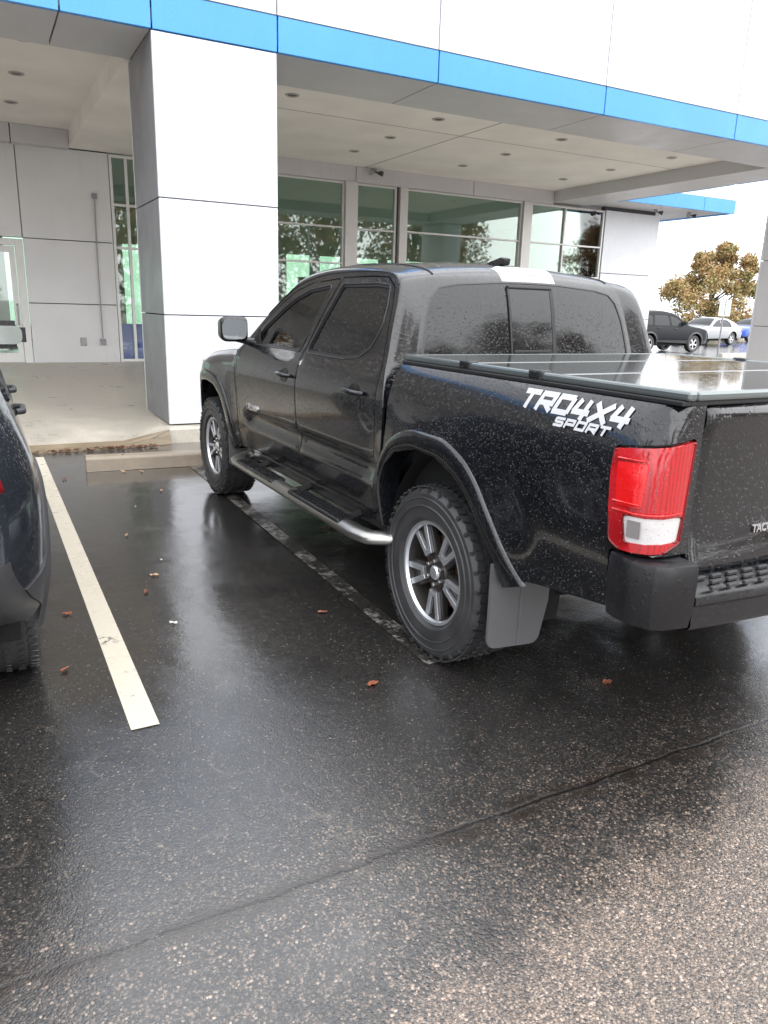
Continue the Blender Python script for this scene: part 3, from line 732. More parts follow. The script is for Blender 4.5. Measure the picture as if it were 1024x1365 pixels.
tY = [(i, p[0]) for i, p in enumerate(Ttp)]; tZ = [(i, p[1]) for i, p in enumerate(Ttp)]; tW = [(i, x) for i, x in enumerate(TW)]
sY = [(i, p[0]) for i, p in enumerate(Ssd)]; sZ = [(i, p[1]) for i, p in enumerate(Ssd)]
def top_pt(s, t, off=0):
    w_ = interp(tW, t); a = s*s
    rear = 1-sm(5.2, 7.5, t); wind = sm(11.5, 13.5, t); rf = 1-rear-wind
    y = interp(tY, t)+rear*.018*a-wind*.13*a+rear*off; z = interp(tZ, t)-rf*.034*a-wind*.035*a-rf*off
    return (s*w_, y-wind*off*.5, z-wind*off*.8)
SUB = 3
Sfine = [(interp(sY, i/SUB), interp(sZ, i/SUB)) for i in range(NT*SUB+1)]
# --- side: pillars, doors, glass, seals
outline = [(.43, .50), (2.575, .50), (2.585, .80), (2.60, 1.05)]+[p for p in reversed(Sfine)]
door_f = fillet([(1.482, .515), (2.40, .515), (2.52, .66), (2.575, .85), (2.578, 1.10), (2.56, 1.165), (2.385, 1.288), (2.19, 1.405), (1.99, 1.512), (1.84, 1.572), (1.64, 1.615), (1.255, 1.638), (1.492, 1.21)], [.03, .03, .06, .06, .04, .03, .05, .05, .05, .05, .05, .03, .10])
door_r = fillet([(1.478, .515), (1.488, 1.21), (1.248, 1.640), (.90, 1.640), (.735, 1.632), (.640, 1.585), (.605, 1.50), (.580, 1.40), (.560, 1.30), (.525, 1.20), (.505, 1.06), (.50, .80), (.50, .515)], [.03, .10, .02, .05, .05, .04, .05, .05, .05, .08, .1, .1, .03])
win_f = fillet([(1.545, 1.232), (2.36, 1.232), (2.19, 1.345), (1.95, 1.468), (1.80, 1.528), (1.63, 1.572), (1.34, 1.60)], [.03, .02, .06, .06, .06, .06, .03])
win_r = fillet([(1.445, 1.232), (1.215, 1.600), (.82, 1.600), (.690, 1.590), (.655, 1.50), (.645, 1.40), (.70, 1.30), (.80, 1.248), (.95, 1.232)], [.03, .03, .05, .03, .06, .06, .08, .06, .1])
GAP = .0065
dfi, dri = inset(door_f, GAP), inset(door_r, GAP); wfi, wri = inset(win_f, .013), inset(win_r, .013)
def cls(p):
    if not inpoly(p, outline): return None
    if inpoly(p, wfi): return 'front_side_glass'
    if inpoly(p, win_f): return 'seal_f'
    if inpoly(p, wri): return 'rear_side_glass'
    if inpoly(p, win_r): return 'seal_r'
    if inpoly(p, dfi): return 'front_door'
    if inpoly(p, dri): return 'rear_door'
    if inpoly(p, door_f) or inpoly(p, door_r): return 'gap'
    return 'cab_side'
vs, parts = cdt([outline, door_f, dfi, door_r, dri, win_f, wfi, win_r, wri], .05, cls, (.045, .022))
fender_o = [(2.588, .50), (2.70, .46), (2.76, .60), (2.82, .72), (2.92, .83), (3.06, .895), (3.24, .912), (3.40, .895), (3.54, .83), (3.62, .74), (3.64, .60), (3.66, .56), (3.93, .60), (4.00, .70), (4.02, .95), (3.95, 1.0), (3.7, 1.07), (3.3, 1.125), (2.9, 1.160), (2.62, 1.177), (2.612, 1.05), (2.597, .80)]
vf, pf = cdt([fender_o], .05, lambda p: 'f' if inpoly(p, fender_o) else None, (.05, .025))
bed_o = [(.388, .56), (.388, 1.249), (-1.285, 1.249), (-1.285, .812), (-1.02, .812), (-1.005, .80), (-1.0, .615), (-.60, .56), (-.49, .555), (-.40, .68), (-.31, .79), (-.20, .865), (-.06, .91), (.10, .915), (.27, .875), (.36, .80), (.388, .70)]
tail_o = fillet([(-.990, 1.112), (-1.254, 1.150), (-1.246, .850), (-1.19, .826), (-1.045, .818), (-1.005, .835)], [.012, .012, .03, .02, .03, .04])
white_o = fillet([(-1.058, .927), (-1.240, .932), (-1.230, .858), (-1.072, .848)], .012)
bright_o = fillet([(-1.018, 1.078), (-1.120, 1.088), (-1.112, .957), (-1.030, .952)], .008)
tail_g = inset(tail_o, -.007)
fuel_o = None
def clsb(p):
    if inpoly(p, white_o): return 'reverse_lens'
    if inpoly(p, bright_o): return 'brake_lens'
    if inpoly(p, tail_o): return 'tail_lens'
    if not inpoly(p, bed_o): return None
    if inpoly(p, tail_g): return 'gap'
    return 'bed_side'
vb, pb = cdt([bed_o, tail_g, tail_o, white_o, bright_o], .04, clsb, (.045, .022))
DROOT = {}
for s in (-1, 1):
    fl = s < 0
    fn = lambda y, z, o=0: (s*(side_x(y, z)-o), y, z)
    panel('cab_side', vs, parts['cab_side'], fn, paint, truck, fl)
    panel('door_gap', vs, parts['gap'], lambda y, z: fn(y, z, .014), black_rub, truck, fl, 0)
    for dn, gn, sn, hy in (('front_door', 'front_side_glass', 'seal_f', 1.665), ('rear_door', 'rear_side_glass', 'seal_r', .735)):
        d = panel(dn, vs, parts[dn], fn, paint, truck, fl); DROOT[dn, s] = d
        panel('side_window', vs, parts[gn], lambda y, z: fn(y, z, .010), car_glass if dn[0] == 'f' else glass_dark, d, fl, 0)
        panel('window_seal', vs, parts[sn], lambda y, z: fn(y, z, .003), black_rub, d, fl, .008)
        wl = win_f if dn[0] == 'f' else win_r
        b = NB(); tube(b, [(s*(side_x(y, z)+.0015), y, z) for y, z in inset(wl, -.003)], .003, 6, closed=True); obj('window_trim', b, trim2, d, smooth='x' and 60)
        # handle: bar over a dark cup
        w0 = side_x(hy, 1.09)
        b = NB(); seg = [(hy+.10, 0.004), (hy+.085, .022), (hy+.03, .034), (hy-.04, .034), (hy-.085, .024), (hy-.105, .004)]
        tube(b, [(s*(side_x(y, 1.092)+o), y, 1.092+.004*math.sin((y-hy)*14)) for y, o in seg], [.012, .015, .0165, .0165, .016, .013], 10, sq=.8)
        obj('handle', b, chrome if False else paint_flare, d, smooth=60)
        b = NB(); n = 20
        c0 = b.verts.new((s*(w0+.0015), hy+.005, 1.085)); ring = [b.verts.new((s*(side_x(hy+.005+.062*math.cos(2*PI*i/n), 1.085+.042*math.sin(2*PI*i/n))+.0022), hy+.005+.062*math.cos(2*PI*i/n), 1.085+.042*math.sin(2*PI*i/n))) for i in range(n)]
        for i in range(n): b.faces.new((c0, ring[i], ring[(i+1) % n]))
        obj('handle_cup', b, M('cup', (.003, .003, .003), .3) if 'cup' not in bpy.data.materials else bpy.data.materials['cup'], d)
    panel('front_fender', vf, pf['f'], fn, paint, truck, fl)
    bf = bed_pt(s)
    panel('bed_side', vb, pb['bed_side'], bf, paint, truck, fl)
    panel('bed_gap', vb, pb['gap'], lambda u, z: bf(u, z, -.012), black_rub, truck, fl, 0)
    tl = panel('tail_light', vb, pb['tail_lens'], lambda u, z: bf(u, z, .010), lens_red, truck, fl, .022)
    if s > 0: tl['label'] = 'right tail light, its red lens over a clear reversing lens'
    panel('reverse_lens', vb, pb['reverse_lens'], lambda u, z: bf(u, z, .007), lens_white, tl, fl, .01)
    panel('brake_lens', vb, pb['brake_lens'], lambda u, z: bf(u, z, .013), lens_red2, tl, fl, .01)
    b = NB()      # small dark bulb window in the reverse lens and lens ribs
    for u0, u1, z0, z1 in ((-1.078, -1.115, .866, .917),):
        q = [b.verts.new(bf(u, z, .0125)) for u, z in ((u0, z0), (u1, z0), (u1, z1), (u0, z1))]; b.faces.new(q)
    obj('bulb_window', b, lens_dull, tl)
    b = NB(); tube(b, [bf(u, z, .0105) for u, z in inset(tail_o, .005)], .0035, 6, closed=True); obj('lens_rim', b, M('lens_rim_red', (.16, .006, .008), .2) if 'lens_rim_red' not in bpy.data.materials else bpy.data.materials['lens_rim_red'], tl, smooth=60)
    b = NB(); tube(b, [bf(u, z, .0095) for u, z in inset(white_o, -.002)], .003, 6, closed=True); obj('lens_rim', b, bpy.data.materials['lens_rim_red'], tl, smooth=60)
    for z in (1.088, .962, .936):
        b = NB(); tube(b, [bf(u, z+(-.98-u)*.03, .0135) for u in [(-1.018-i*.018) for i in range(6 if z > .95 else 13)]], .0028, 6); obj('lens_rib', b, lens_red2, tl, smooth=60)
    # wheel arch flares
    for nm, outc, inc, base in (('wheel_flare', flare_r, arch_r, bf), ('wheel_flare', flare_f, arch_f, fn)):
        def samp(c, n=40):
            L = [0]
            for a, b_ in zip(c, c[1:]): L.append(L[-1]+math.dist(a, b_))
            X_ = [(l, p[0]) for l, p in zip(L, c)]; Z_ = [(l, p[1]) for l, p in zip(L, c)]
            return [(interp(X_, L[-1]*i/n), interp(Z_, L[-1]*i/n)) for i in range(n+1)]
        o_, i_ = samp(outc), samp(inc); b = NB(); rows = []
        for p, q in zip(o_, i_):
            bx0 = abs(base(p[0], min(p[1], 1.2))[0]); row = []
            fy = base is fn
            for t, o in ((0, -.003), (.05, .008), (.14, .013), (.45, .017), (.85, .017), (.97, .012), (1.0, .002), (1.0, -.10)):
                y = p[0]*(1-t)+q[0]*t; z = p[1]*(1-t)+q[1]*t
                row.append(b.verts.new((s*(bx0+o), y, z)))
            rows.append(row)
        for A, B in zip(rows, rows[1:]):
            for k in range(len(A)-1): b.faces.new((A[k], A[k+1], B[k+1], B[k]))
        obj(nm, b, paint, truck, smooth=50)
        # liner
        yc = 0 if base is bf else 3.236; b = NB(); rows = []
        for i in range(25):
            a = -.25+(PI+.5)*i/24; y = yc+.49*math.cos(a)*(.86 if base is bf else .9); z = .40+.50*math.sin(a)
            rows.append([b.verts.new((s*x, y, z)) for x in (.88, .55)])
        for A, B in zip(rows, rows[1:]): b.faces.new((A[0], A[1], B[1], B[0]))
        b.faces.new([r[1] for r in rows]); obj('wheel_liner', b, dark, truck)
# strips from side to roof shell
for s in (-1, 1):
    b = NB(); rows = []
    for i in range(NT*SUB+1):
        t = i/SUB; y, z = Sfine[i]; S = Vector((s*side_x(y, z), y, z)); T = Vector(top_pt(s, t))
        rear = 1-sm(5, 7.5, t); wind = sm(12, 14, t)
        # side tangent (upwards on the roof, rearwards at the back, forwards at the screen)
        y2 = y; dz = .06
        cR = Vector((S.x*.995, min(T.y, S.y)-.012, (S.z+T.z)/2))
        cF = Vector((S.x*.985+T.x*.015, (S.y+T.y)/2, T.z-.012))
        cW = Vector((S.x*.99, T.y*.7+S.y*.3, T.z*.6+S.z*.4+.015))
        c = cR*rear+cW*wind+cF*(1-rear-wind)
        rows.append([b.verts.new(S*(1-q)**2+c*2*q*(1-q)+T*q*q) for q in [k/7 for k in range(8)]])
    for A, B in zip(rows, rows[1:]):
        for k in range(7): b.faces.new((A[k], A[k+1], B[k+1], B[k]))
    obj('roof_pillar', b, paint, truck, smooth=50)
# roof, rear screen, windshield
SX, ST = .68, .12
def t_of_z(z, lo=0, hi=7):
    for _ in range(40):
        m = (lo+hi)/2
        if interp(tZ, m) < z: lo = m
        else: hi = m
    return lo
def xz(x, z):
    t = t_of_z(z); return (x/interp(tW, t)*SX, t*ST)
rw = [(-.682, 1.225), (-.668, 1.32), (-.640, 1.45), (-.602, 1.545), (-.55, 1.592), (-.45, 1.612), (-.2, 1.628), (0, 1.630)]
rw = rw+[(-x, z) for x, z in reversed(rw[:-1])]
rwin = fillet([xz(x, z) for x, z in rw], .02, 3); rwi = inset(rwin, .012)
ws = [(-.90, 15.55), (-.86, 14.2), (-.80, 13.0), (-.72, 12.55), (0, 12.35)]
ws = ws+[(-a, t) for a, t in reversed(ws[:-1])]+[(0, 15.75)]
wsc = fillet([(a*SX, t*ST) for a, t in ws], .03, 3)
dom = [(-SX, 0), (SX, 0), (SX, NT*ST), (-SX, NT*ST)]
def clt(p):
    if inpoly(p, rwi): return 'rw'
    if inpoly(p, rwin): return 'rs'
    if inpoly(p, wsc): return 'ws'
    return 'roof' if abs(p[0]) < SX and 0 < p[1] < NT*ST else None
vt, pt = cdt([dom, rwin, rwi, wsc], .04, clt, (.04, .04))
tf = lambda x, t, o=0: top_pt(x/SX, t/ST, o)
roof = panel('roof', vt, pt['roof'], tf, paint, truck, False, .012)
rwo = panel('rear_window', vt, pt['rw'], lambda x, t: tf(x, t, .004), glass_dark, truck, False, 0)
panel('rear_window_seal', vt, pt['rs'], tf, trim2, rwo, False, .006)
panel('windshield', vt, pt['ws'], lambda x, t: tf(x, t, .004), car_glass, truck, False, 0)
def rear_pt(x, z, o=0):
    t = t_of_z(z); w_ = interp(tW, t); p = Vector(top_pt(x/w_, t)); return p+Vector((0, -o, 0))
b = NB()     # slider frame
for x in (-.150, .128):
    w_ = .005 if x < 0 else .011
    rows = [[b.verts.new(rear_pt(x-w_, z, .0+o)) for o in (-.004, .005)]+[b.verts.new(rear_pt(x+w_, z, o)) for o in (.005, -.004)] for z in [1.225+.0475*i for i in range(9)]]
    for A, B in zip(rows, rows[1:]):
        for k in range(4): b.faces.new((A[k], A[(k+1) % 4], B[(k+1) % 4], B[k]))
tube(b, [rear_pt(x, 1.603, .002) for x in [-.15+.0278*i for i in range(11)]], .009, 8)
obj('slider_frame', b, black_rub, rwo)
b = NB(); rows = [[b.verts.new(rear_pt(x, z, .003)) for x in (-.143, 0, .117)] for z in [1.235+.036*i for i in range(11)]]
for A, B in zip(rows, rows[1:]):
    for k in range(2): b.faces.new((A[k], A[k+1], B[k+1], B[k]))
obj('slider_pane', b, glass_dark, rwo, smooth=50)
b = NB(); p = rear_pt(-.02, 1.292, .006); box(b, p, (.235, .004, .012), .001); obj('slider_latch', b, trim2, rwo)
# third brake light
b = NB(); vsA = []
for i in range(9):
    t = 5.95+1.5*i/8
    vsA.append([b.verts.new(Vector(top_pt(x/interp(tW, t), t))+Vector((0, -.006 if 0 < i < 8 and abs(x) < .16 else 0, .013 if 0 < i < 8 and abs(x) < .16 else 0))) for x in (-.172, -.158, -.08, 0, .08, .158, .172)])
for A, B in zip(vsA, vsA[1:]):
    for k in range(6): b.faces.new((A[k], A[k+1], B[k+1], B[k]))
bl = obj('high_brake_light', b, M('cargo_lamp_lens', (.62, .62, .62), .12, 0, 1), truck, smooth=50)
b = NB(); q = [b.verts.new(Vector(top_pt(x/interp(tW, t), t))+Vector((0, -.008, .0155))) for x, t in ((-.06, 6.3), (.06, 6.3), (.06, 7.1), (-.06, 7.1))]; b.faces.new(q); obj('cargo_lamp', b, M('lamp_pink', (.55, .42, .42), .2), bl)
# shark fin antenna, roof seams
b = NB(); prism(b, [(.80, 1.722), (.79, 1.756), (.83, 1.763), (.91, 1.745), (.97, 1.732), (.96, 1.722)], -.022, .022, 'x', .006); obj('antenna_fin', b, paint_flare, truck)
for s in (-1, 1):
    b = NB(); tube(b, [Vector(top_pt(s*.93, t))+Vector((0, 0, .001)) for t in [6.6+.2*i for i in range(28)]], .005, 6); obj('roof_ditch_trim', b, black_rub, truck)
    # drip rail line
    b = NB(); tube(b, [(s*(side_x(y, z)+.001), y, z) for y, z in Sfine[3*6:3*14+1]], .0035, 6); obj('drip_rail', b, black_rub, truck)
# hood, front end
b = NB(); rows = []
for i in range(16):
    y = 2.60+1.42*i/15; xe = side_x(y, ztop(y)-.002); row = []
    for k in range(15):
        q = -1+2*k/14; row.append(b.verts.new((q*xe, y+ (.06*(1-q*q) if i == 15 else .06*(1-q*q)*i/15), ztop(y)+.062*(1-abs(q)**2.6)-(0 if i < 15 else .01))))
    rows.append(row)
for A, B in zip(rows, rows[1:]):
    for k in range(14): b.faces.new((A[k], A[k+1], B[k+1], B[k]))
obj('hood', b, paint, truck, smooth=50)
b = NB(); rows = []
for z, dy in ((1.005, .0), (.93, .05), (.8, .08), (.68, .10), (.55, .09), (.45, .03)):
    rows.append([b.verts.new((.76*q, 4.02+dy+.16*(1-q*q), z)) for q in [-1+2*k/12 for k in range(13)]])
for A, B in zip(rows, rows[1:]):
    for k in range(12): b.faces.new((A[k], A[k+1], B[k+1], B[k]))
obj('front_bumper', b, paint_flare, truck, smooth=50)
obj('grille', bx(-.42, .42, 4.16, 4.27, .72, .96, .02), trim2, truck)
for s in (-1, 1):
    b = NB(); prism(b, [(s*.46, 4.19), (s*.74, 4.09), (s*.80, 3.86), (s*.76, 3.84), (s*.70, 4.02), (s*.46, 4.12)], .84, .98, 'z', .008); obj('headlight', b, lens_white, truck)
# mirrors
for s in (-1, 1):
    d = DROOT['front_door', s]
    b = NB(); t = NB(); bmesh.ops.create_cube(t, size=1); bmesh.ops.bevel(t, geom=list(t.edges), offset=.28, segments=4, affect='EDGES', profile=.6)
    for v in t.verts:
        k = .5-v.co.y
        v.co = Vector((v.co.x*.198*(.78+.22*k), v.co.y*.13, v.co.z*.172*(.72+.28*k)))
    merge(b, t, Matrix.Translation((s*1.025, 2.335, 1.325)) @ Matrix.Rotation(math.radians(-5*s), 4, 'Z'))
    tube(b, [(s*.86, 2.35, 1.235), (s*.93, 2.35, 1.25), (s*1.0, 2.34, 1.27)], [.05, .035, .04], 10, sq=.7)
    mo = obj('mirror', b, paint_flare, d, smooth=50)
    b = NB(); pl = fillet([(-.082, -.068), (.082, -.060), (.084, .063), (-.084, .063)], .045, 6)
    Mr = Matrix.Translation((s*1.025, 2.268, 1.325)) @ Matrix.Rotation(math.radians(-5*s), 4, 'Z')
    tt_ = NB(); prism(tt_, [(x*(-s), z) for x, z in pl], -.004, .004, 'y'); merge(b, tt_, Mr); obj('mirror_glass', b, mirror_g, mo)
    b = NB(); prism(b, [(2.24, 1.245), (2.38, 1.245), (2.245, 1.335)], s*.856 if s > 0 else -.868, s*.868 if s > 0 else -.856, 'x', .002); obj('mirror_sail', b, black_rub, d)
# interior
obj('dashboard', bx(-.74, .74, 2.15, 2.45, .85, 1.20, .05), dark, truck)
for s in (-1, 1):
    for y, nm in ((1.62, 'front_seat'), (.98, 'rear_seat')):
        b = NB(); box(b, (s*.38, y+.05, .88), (.52, .50, .16), .05); box(b, (s*.38, y-.16, 1.12), (.50, .14, .52), .05, Matrix.Rotation(-.15, 4, 'X')); box(b, (s*.38, y-.17, 1.40), (.26, .09, .17), .04)
        obj(nm, b, seat_m, truck)
b = NB(); Mx = Matrix.Translation((-.38, 2.08, 1.14)) @ Matrix.Rotation(math.radians(65), 4, 'X')
tube(b, [Mx @ Vector((.185*math.cos(2*PI*i/24), .185*math.sin(2*PI*i/24), 0)) for i in range(24)], .014, 8, closed=True)
for a in (0, PI, -PI/2): tube(b, [Mx @ Vector((0, 0, -.02)), Mx @ Vector((.18*math.cos(a), .18*math.sin(a), 0))], .014, 6)
obj('steering_wheel', b, trim2, truck)
b = NB(); bx(-.80, .80, .46, 2.60, .50, .56, 0, b); bx(-.76, .76, 2.45, 2.5, .56, 1.16, 0, b); bx(-.7, .7, .44, .455, .56, 1.2, 0, b); obj('cab_floor', b, dark, truck)
# bed box, tailgate
b = NB(); bx(-.80, .80, -1.08, .36, .70, 1.23, 0, b); bx(-.80, .80, -.95, -.50, .64, .70, 0, b); obj('bed_box', b, dark, truck)
gp = [(1.243, -1.085), (1.252, -1.105), (1.249, -1.135), (1.232, -1.152), (1.205, -1.156), (1.188, -1.152), (1.170, -1.140), (1.12, -1.134), (.98, -1.128), (.88, -1.130), (.81, -1.140), (.775, -1.152), (.74, -1.155), (.715, -1.148), (.70, -1.12)]
b = NB(); rows = []
for i in range(31):
    q = -1+2*i/30; x = .748*q; row = []
    for z, y in gp:
        bow = -.022*(1-q*q); dip = 0
        if z < .86: dip = .03*(1-abs(q))*0
        zz = z+(.05*sm(.25, .9, 1-abs(q)) if .75 < z < .86 else 0)
        row.append(b.verts.new((x, y+bow, zz)))
    rows.append(row)
for A, B in zip(rows, rows[1:]):
    for k in range(len(gp)-1): b.faces.new((A[k], A[k+1], B[k+1], B[k]))
tg = obj('tailgate', b, paint, truck, smooth=60)
s_ = tg.modifiers.new('so', 'SOLIDIFY'); s_.thickness = .02; s_.offset = -1
b = NB(); bx(-.14, .14, -1.185, -1.155, 1.06, 1.14, .012, b); obj('tailgate_handle', b, trim2, tg)
def text_part(txt, size, M4, m, parent, name, depth=.003, shear=0):
    cu = bpy.data.curves.new('t', 'FONT'); cu.body = txt; cu.size = size; cu.extrude = depth; cu.shear = shear; cu.offset = size*.02
    o = bpy.data.objects.new('t', cu); C.objects.link(o); bpy.context.view_layer.update()
    me = bpy.data.meshes.new_from_object(o); bpy.data.objects.remove(o); me.name = name
    me.transform(M4); me.materials.clear(); me.materials.append(m)
    n = bpy.data.objects.new(name, me); C.objects.link(n); n.parent = parent; return n
Rr = Matrix(((1, 0, 0, 0), (0, 0, -1, 0), (0, 1, 0, 0), (0, 0, 0, 1)))      # text plane -> xz plane, facing -y
text_part('TACOMA', .036, Matrix.Translation((-.47, -1.152, .842)) @ Rr, badge, tg, 'badge_text')
text_part('V6', .045, Matrix.Translation((.44, -1.157, .835)) @ Rr, badge, tg, 'badge_text')
# tailgate gap backing
obj('tail_panel', bx(-.80, .80, -1.10, -1.06, .63, 1.22), dark, truck)
# bumper
def plan(off, z):
    return [(x, y) for x, y in ((-.935+off, -1.022), (-.946+off, -1.06), (-.944+off, -1.12), (-.920+off, -1.185+off*.5), (-.885+off*.5, -1.212+off), (-.79, -1.228+off))]
for s in (-1, 1):
    b = NB(); rows = []
    for z, off in ((.598, .030), (.606, .012), (.64, .006), (.66, .002), (.74, 0), (.785, .001), (.800, .006), (.806, .018)):
        P_ = [(-s*x, y) for x, y in plan(off, z)]
        rows.append([b.verts.new((x, y, z)) for x, y in P_]+[b.verts.new((P_[-1][0], -1.16, z))])
    for A, B in zip(rows, rows[1:]):
        for k in range(len(A)-1): b.faces.new((A[k], A[k+1], B[k+1], B[k]))
    b.faces.new(rows[-1]+[b.verts.new((s*.76, -1.13, .804))]); b.faces.new(rows[0])
    obj('bumper_corner', b, trim, truck, smooth=28)
b = NB(); rows = []
for i in range(21):
    q = -1+2*i/20; x = .786*q; y0 = -1.232-.045*(1-q*q); cut = 0 if abs(q) > .33 else .06
    rows.append([b.verts.new(p) for p in ((x, -1.155, .735), (x, y0+.045, .728), (x, y0+.018, .718), (x, y0+.004, .700), (x, y0+.002, .68), (x, y0+.012+cut, .668), (x, y0+.010+cut, .608), (x, y0+.018+cut*.5, .596), (x, y0+.05, .590), (x, -1.13, .592))])
for A, B in zip(rows, rows[1:]):
    for k in range(9): b.faces.new((A[k], A[k+1], B[k+1], B[k]))
bp = obj('rear_bumper', b, trim, truck, smooth=35)
b = NB()
for r in range(3):
    for i in range(22):
        x = -.72+.069*i+(.034 if r % 2 else 0)
        if x > .74: continue
        box(b, (x, -1.175-.030*r-.02*(1-(x/.78)**2), .737-.004*r), (.044, .014, .012), .003)
obj('step_tread', b, trim2, bp)
obj('licence_plate', bx(-.15, .15, -1.232, -1.225, .60, .660, .002), M('plate', (.55, .57, .6), .4), bp)
# tonneau cover
cov = NB(); 
covm = wet('cover_gloss_vinyl', (.05, .055, .055), .05, 0, 0, st=.12, scale=70, spec=.9)
covm.node_tree.nodes['Principled BSDF'].inputs['IOR'].default_value = 2.1
tc_ = thing('bed_cover', 'glossy folding tonneau cover over the bed of the black pickup, wet and mirroring the building', 'tonneau cover', (0, 0, 1.26), math.radians(.80))
yy = [.385, -.09, -.60, -1.145]
for a, c in zip(yy, yy[1:]):
    obj('cover_panel', bx(-.805, .805, c+.012, a-.012, .006, .026, .008), covm, tc_)
b = NB()
for y in yy[1:-1]: bx(-.80, .80, y-.011, y+.011, .004, .0225, .004, b)
obj('cover_hinge', b, trim2, tc_)
railm = M('cover_rail', (.20, .225, .225), .18, .6)
b = NB()
for s in (-1, 1): bx(*sorted((s*.808, s*.842)), -1.16, .395, .002, .029, .008, b)
bx(-.807, .807, -1.162, -1.133, .002, .028, .008, b); bx(-.807, .807, .375, .395, .002, .028, .008, b)
obj('cover_rail', b, railm, tc_)
b = NB()
for s in (-1, 1): bx(*sorted((s*.820, s*.856)), -1.15, .388, -.012, .002, .003, b)
bx(-.82, .82, -1.15, -1.10, -.012, .002, .003, b)
obj('rubber_seal', b, black_rub, tc_)
for s in (-1, 1):
    for y in (-.08, -.51):
        obj('clamp', bx(*sorted((s*.80, s*.85)), y-.035, y+.035, -.004, .036, .008), trim, tc_)
# running boards
for s in (-1, 1):
    b = NB(); pts = [(s*.80, 2.44, .47), (s*.93, 2.42, .455), (s*.995, 2.36, .45), (s*1.015, 2.26, .447), (s*1.015, 1.4, .447), (s*1.015, .50, .447), (s*.995, .40, .447), (s*.93, .345, .45), (s*.80, .335, .47)]
    pts2 = []
    for i in range(len(pts)-1):
        for k in range(4): pts2.append(tuple(pts[i][j]*(1-k/4)+pts[i+1][j]*k/4 for j in range(3)))
    pts2.append(pts[-1])
    tube(b, pts2, .052, 16, sq=.62, upv=Vector((0, 0, 1)))
    rb = obj('running_board', b, chrome, truck, smooth=60)
    for y0, y1 in ((.62, 1.28), (1.55, 2.2)):
        b = NB(); bx(*sorted((s*.960, s*1.062)), y0, y1, .462, .484, .010, b)
        for i in range(int((y1-y0)/.035)-1):
            for j in (-1, 0, 1): box(b, (s*1.012+j*.026, y0+.035*(i+1), .4855), (.016, .014, .006), 0)
        obj('step_pad', b, trim, rb)
    b = NB()
    for y in (.75, 1.4, 2.1): tube(b, [(s*.70, y, .52), (s*.90, y, .45), (s*1.0, y, .44)], .02, 6)
    obj('bracket', b, dark, rb)
    # rocker and mud flaps
    b = NB(); bx(*sorted((s*.80, s*.868)), .45, 2.56, .43, .512, .02, b); obj('rocker', b, paint_flare, truck)
    for yc, nm in ((0, 'r'), (3.236, 'f')):
        b = NB(); yb = -.470 if yc == 0 else 2.74
        pl = fillet([(s*.945, .585), (s*.945, .245), (s*.70, .225), (s*.66, .40), (s*.66, .62)], [.0, .045, .045, .02, 0])
        if nm == 'f': pl = fillet([(s*.94, .56), (s*.94, .33), (s*.72, .33), (s*.72, .56)], [0, .03, .03, 0])
        prism(b, pl, yb-.006, yb+.006, 'y')
        if nm == 'r': tube(b, [(s*.80, yb-.007, .24), (s*.80, yb-.007, .6)], .005, 6)
        obj('mud_flap', b, flapm, truck)
# chassis
b = NB(); bx(-.62, -.52, -.80, 3.9, .50, .60, .01, b); bx(.52, .62, -.80, 3.9, .50, .60, .01, b); tube(b, [(-.78, 0, .385), (-.25, 0, .385), (-.12, 0, .385), (.12, 0, .385), (.25, 0, .385), (.78, 0, .385)], [.05, .05, .15, .15, .05, .05], 14)
tube(b, [(0, 0, .4), (0, 2.2, .45)], .045, 10); bx(-.45, .45, 2.5, 3.9, .30, .42, .05, b); bx(-.45, .1, .6, 1.9, .38, .52, .04, b)
for s in (-1, 1): tube(b, [(s*.55, -.62, .50), (s*.55, -.3, .36), (s*.55, 0, .32), (s*.55, .35, .36), (s*.55, .62, .46)], .03, 8)
obj('chassis', b, dark, truck)
b = NB(); tube(b, [(.62, -.3, .42), (.70, -.6, .40), (.80, -.85, .38)], .028, 12); obj('exhaust_pipe', b, metal_g, truck, smooth=60)
for s in (-1, 1):
    for y in (0, 3.236): make_wheel(s, parent=truck, loc=(s*.797, y, .388))
# decal on the bed side (both sides)
def strokes(word, x0, z0, h, wd, gapx, th, sh):
    L = {'T': [((0, 1), (1, 1)), ((.5, .86), (.5, 0))], 'R': [((0, 0), (0, .86)), ((0, 1), (1, 1)), ((1, .86), (1, .5)), ((.14, .42), (1, .42)), ((.55, .34), (1, 0))], 'D': [((0, .14), (0, .86)), ((0, 1), (.9, 1)), ((1, .86), (1, .14)), ((0, 0), (.9, 0))],
         '4': [((.1, 1), (0, .45)), ((0, .35), (1, .35)), ((.78, 1), (.78, .48)), ((.78, .24), (.78, 0))], 'X': [((0, 0), (1, 1)), ((0, 1), (.42, .58)), ((.58, .42), (1, 0))],
         'S': [((0, 0), (.9, 0)), ((1, .1), (1, .42)), ((.1, .5), (.9, .5)), ((0, .58), (0, .9)), ((.1, 1), (1, 1))], 'P': [((0, 0), (0, .86)), ((0, 1), (1, 1)), ((1, .86), (1, .5)), ((.14, .42), (1, .42))], 'O': [((0, .14), (0, .86)), ((0, 1), (1, 1)), ((1, .86), (1, .14)), ((0, 0), (1, 0))]}
    out = []
    for ch in word:
        for a, c in L[ch]:
            a = Vector((x0+a[0]*wd+sh*a[1]*h, z0+a[1]*h)); c = Vector((x0+c[0]*wd+sh*c[1]*h, z0+c[1]*h)); d = (c-a).normalized(); n = Vector((-d.y, d.x))*th/2; e = d*th*.42
            out.append([a-e+n, a-e-n, c+e-n, c+e+n])
        x0 += wd+gapx
    return out
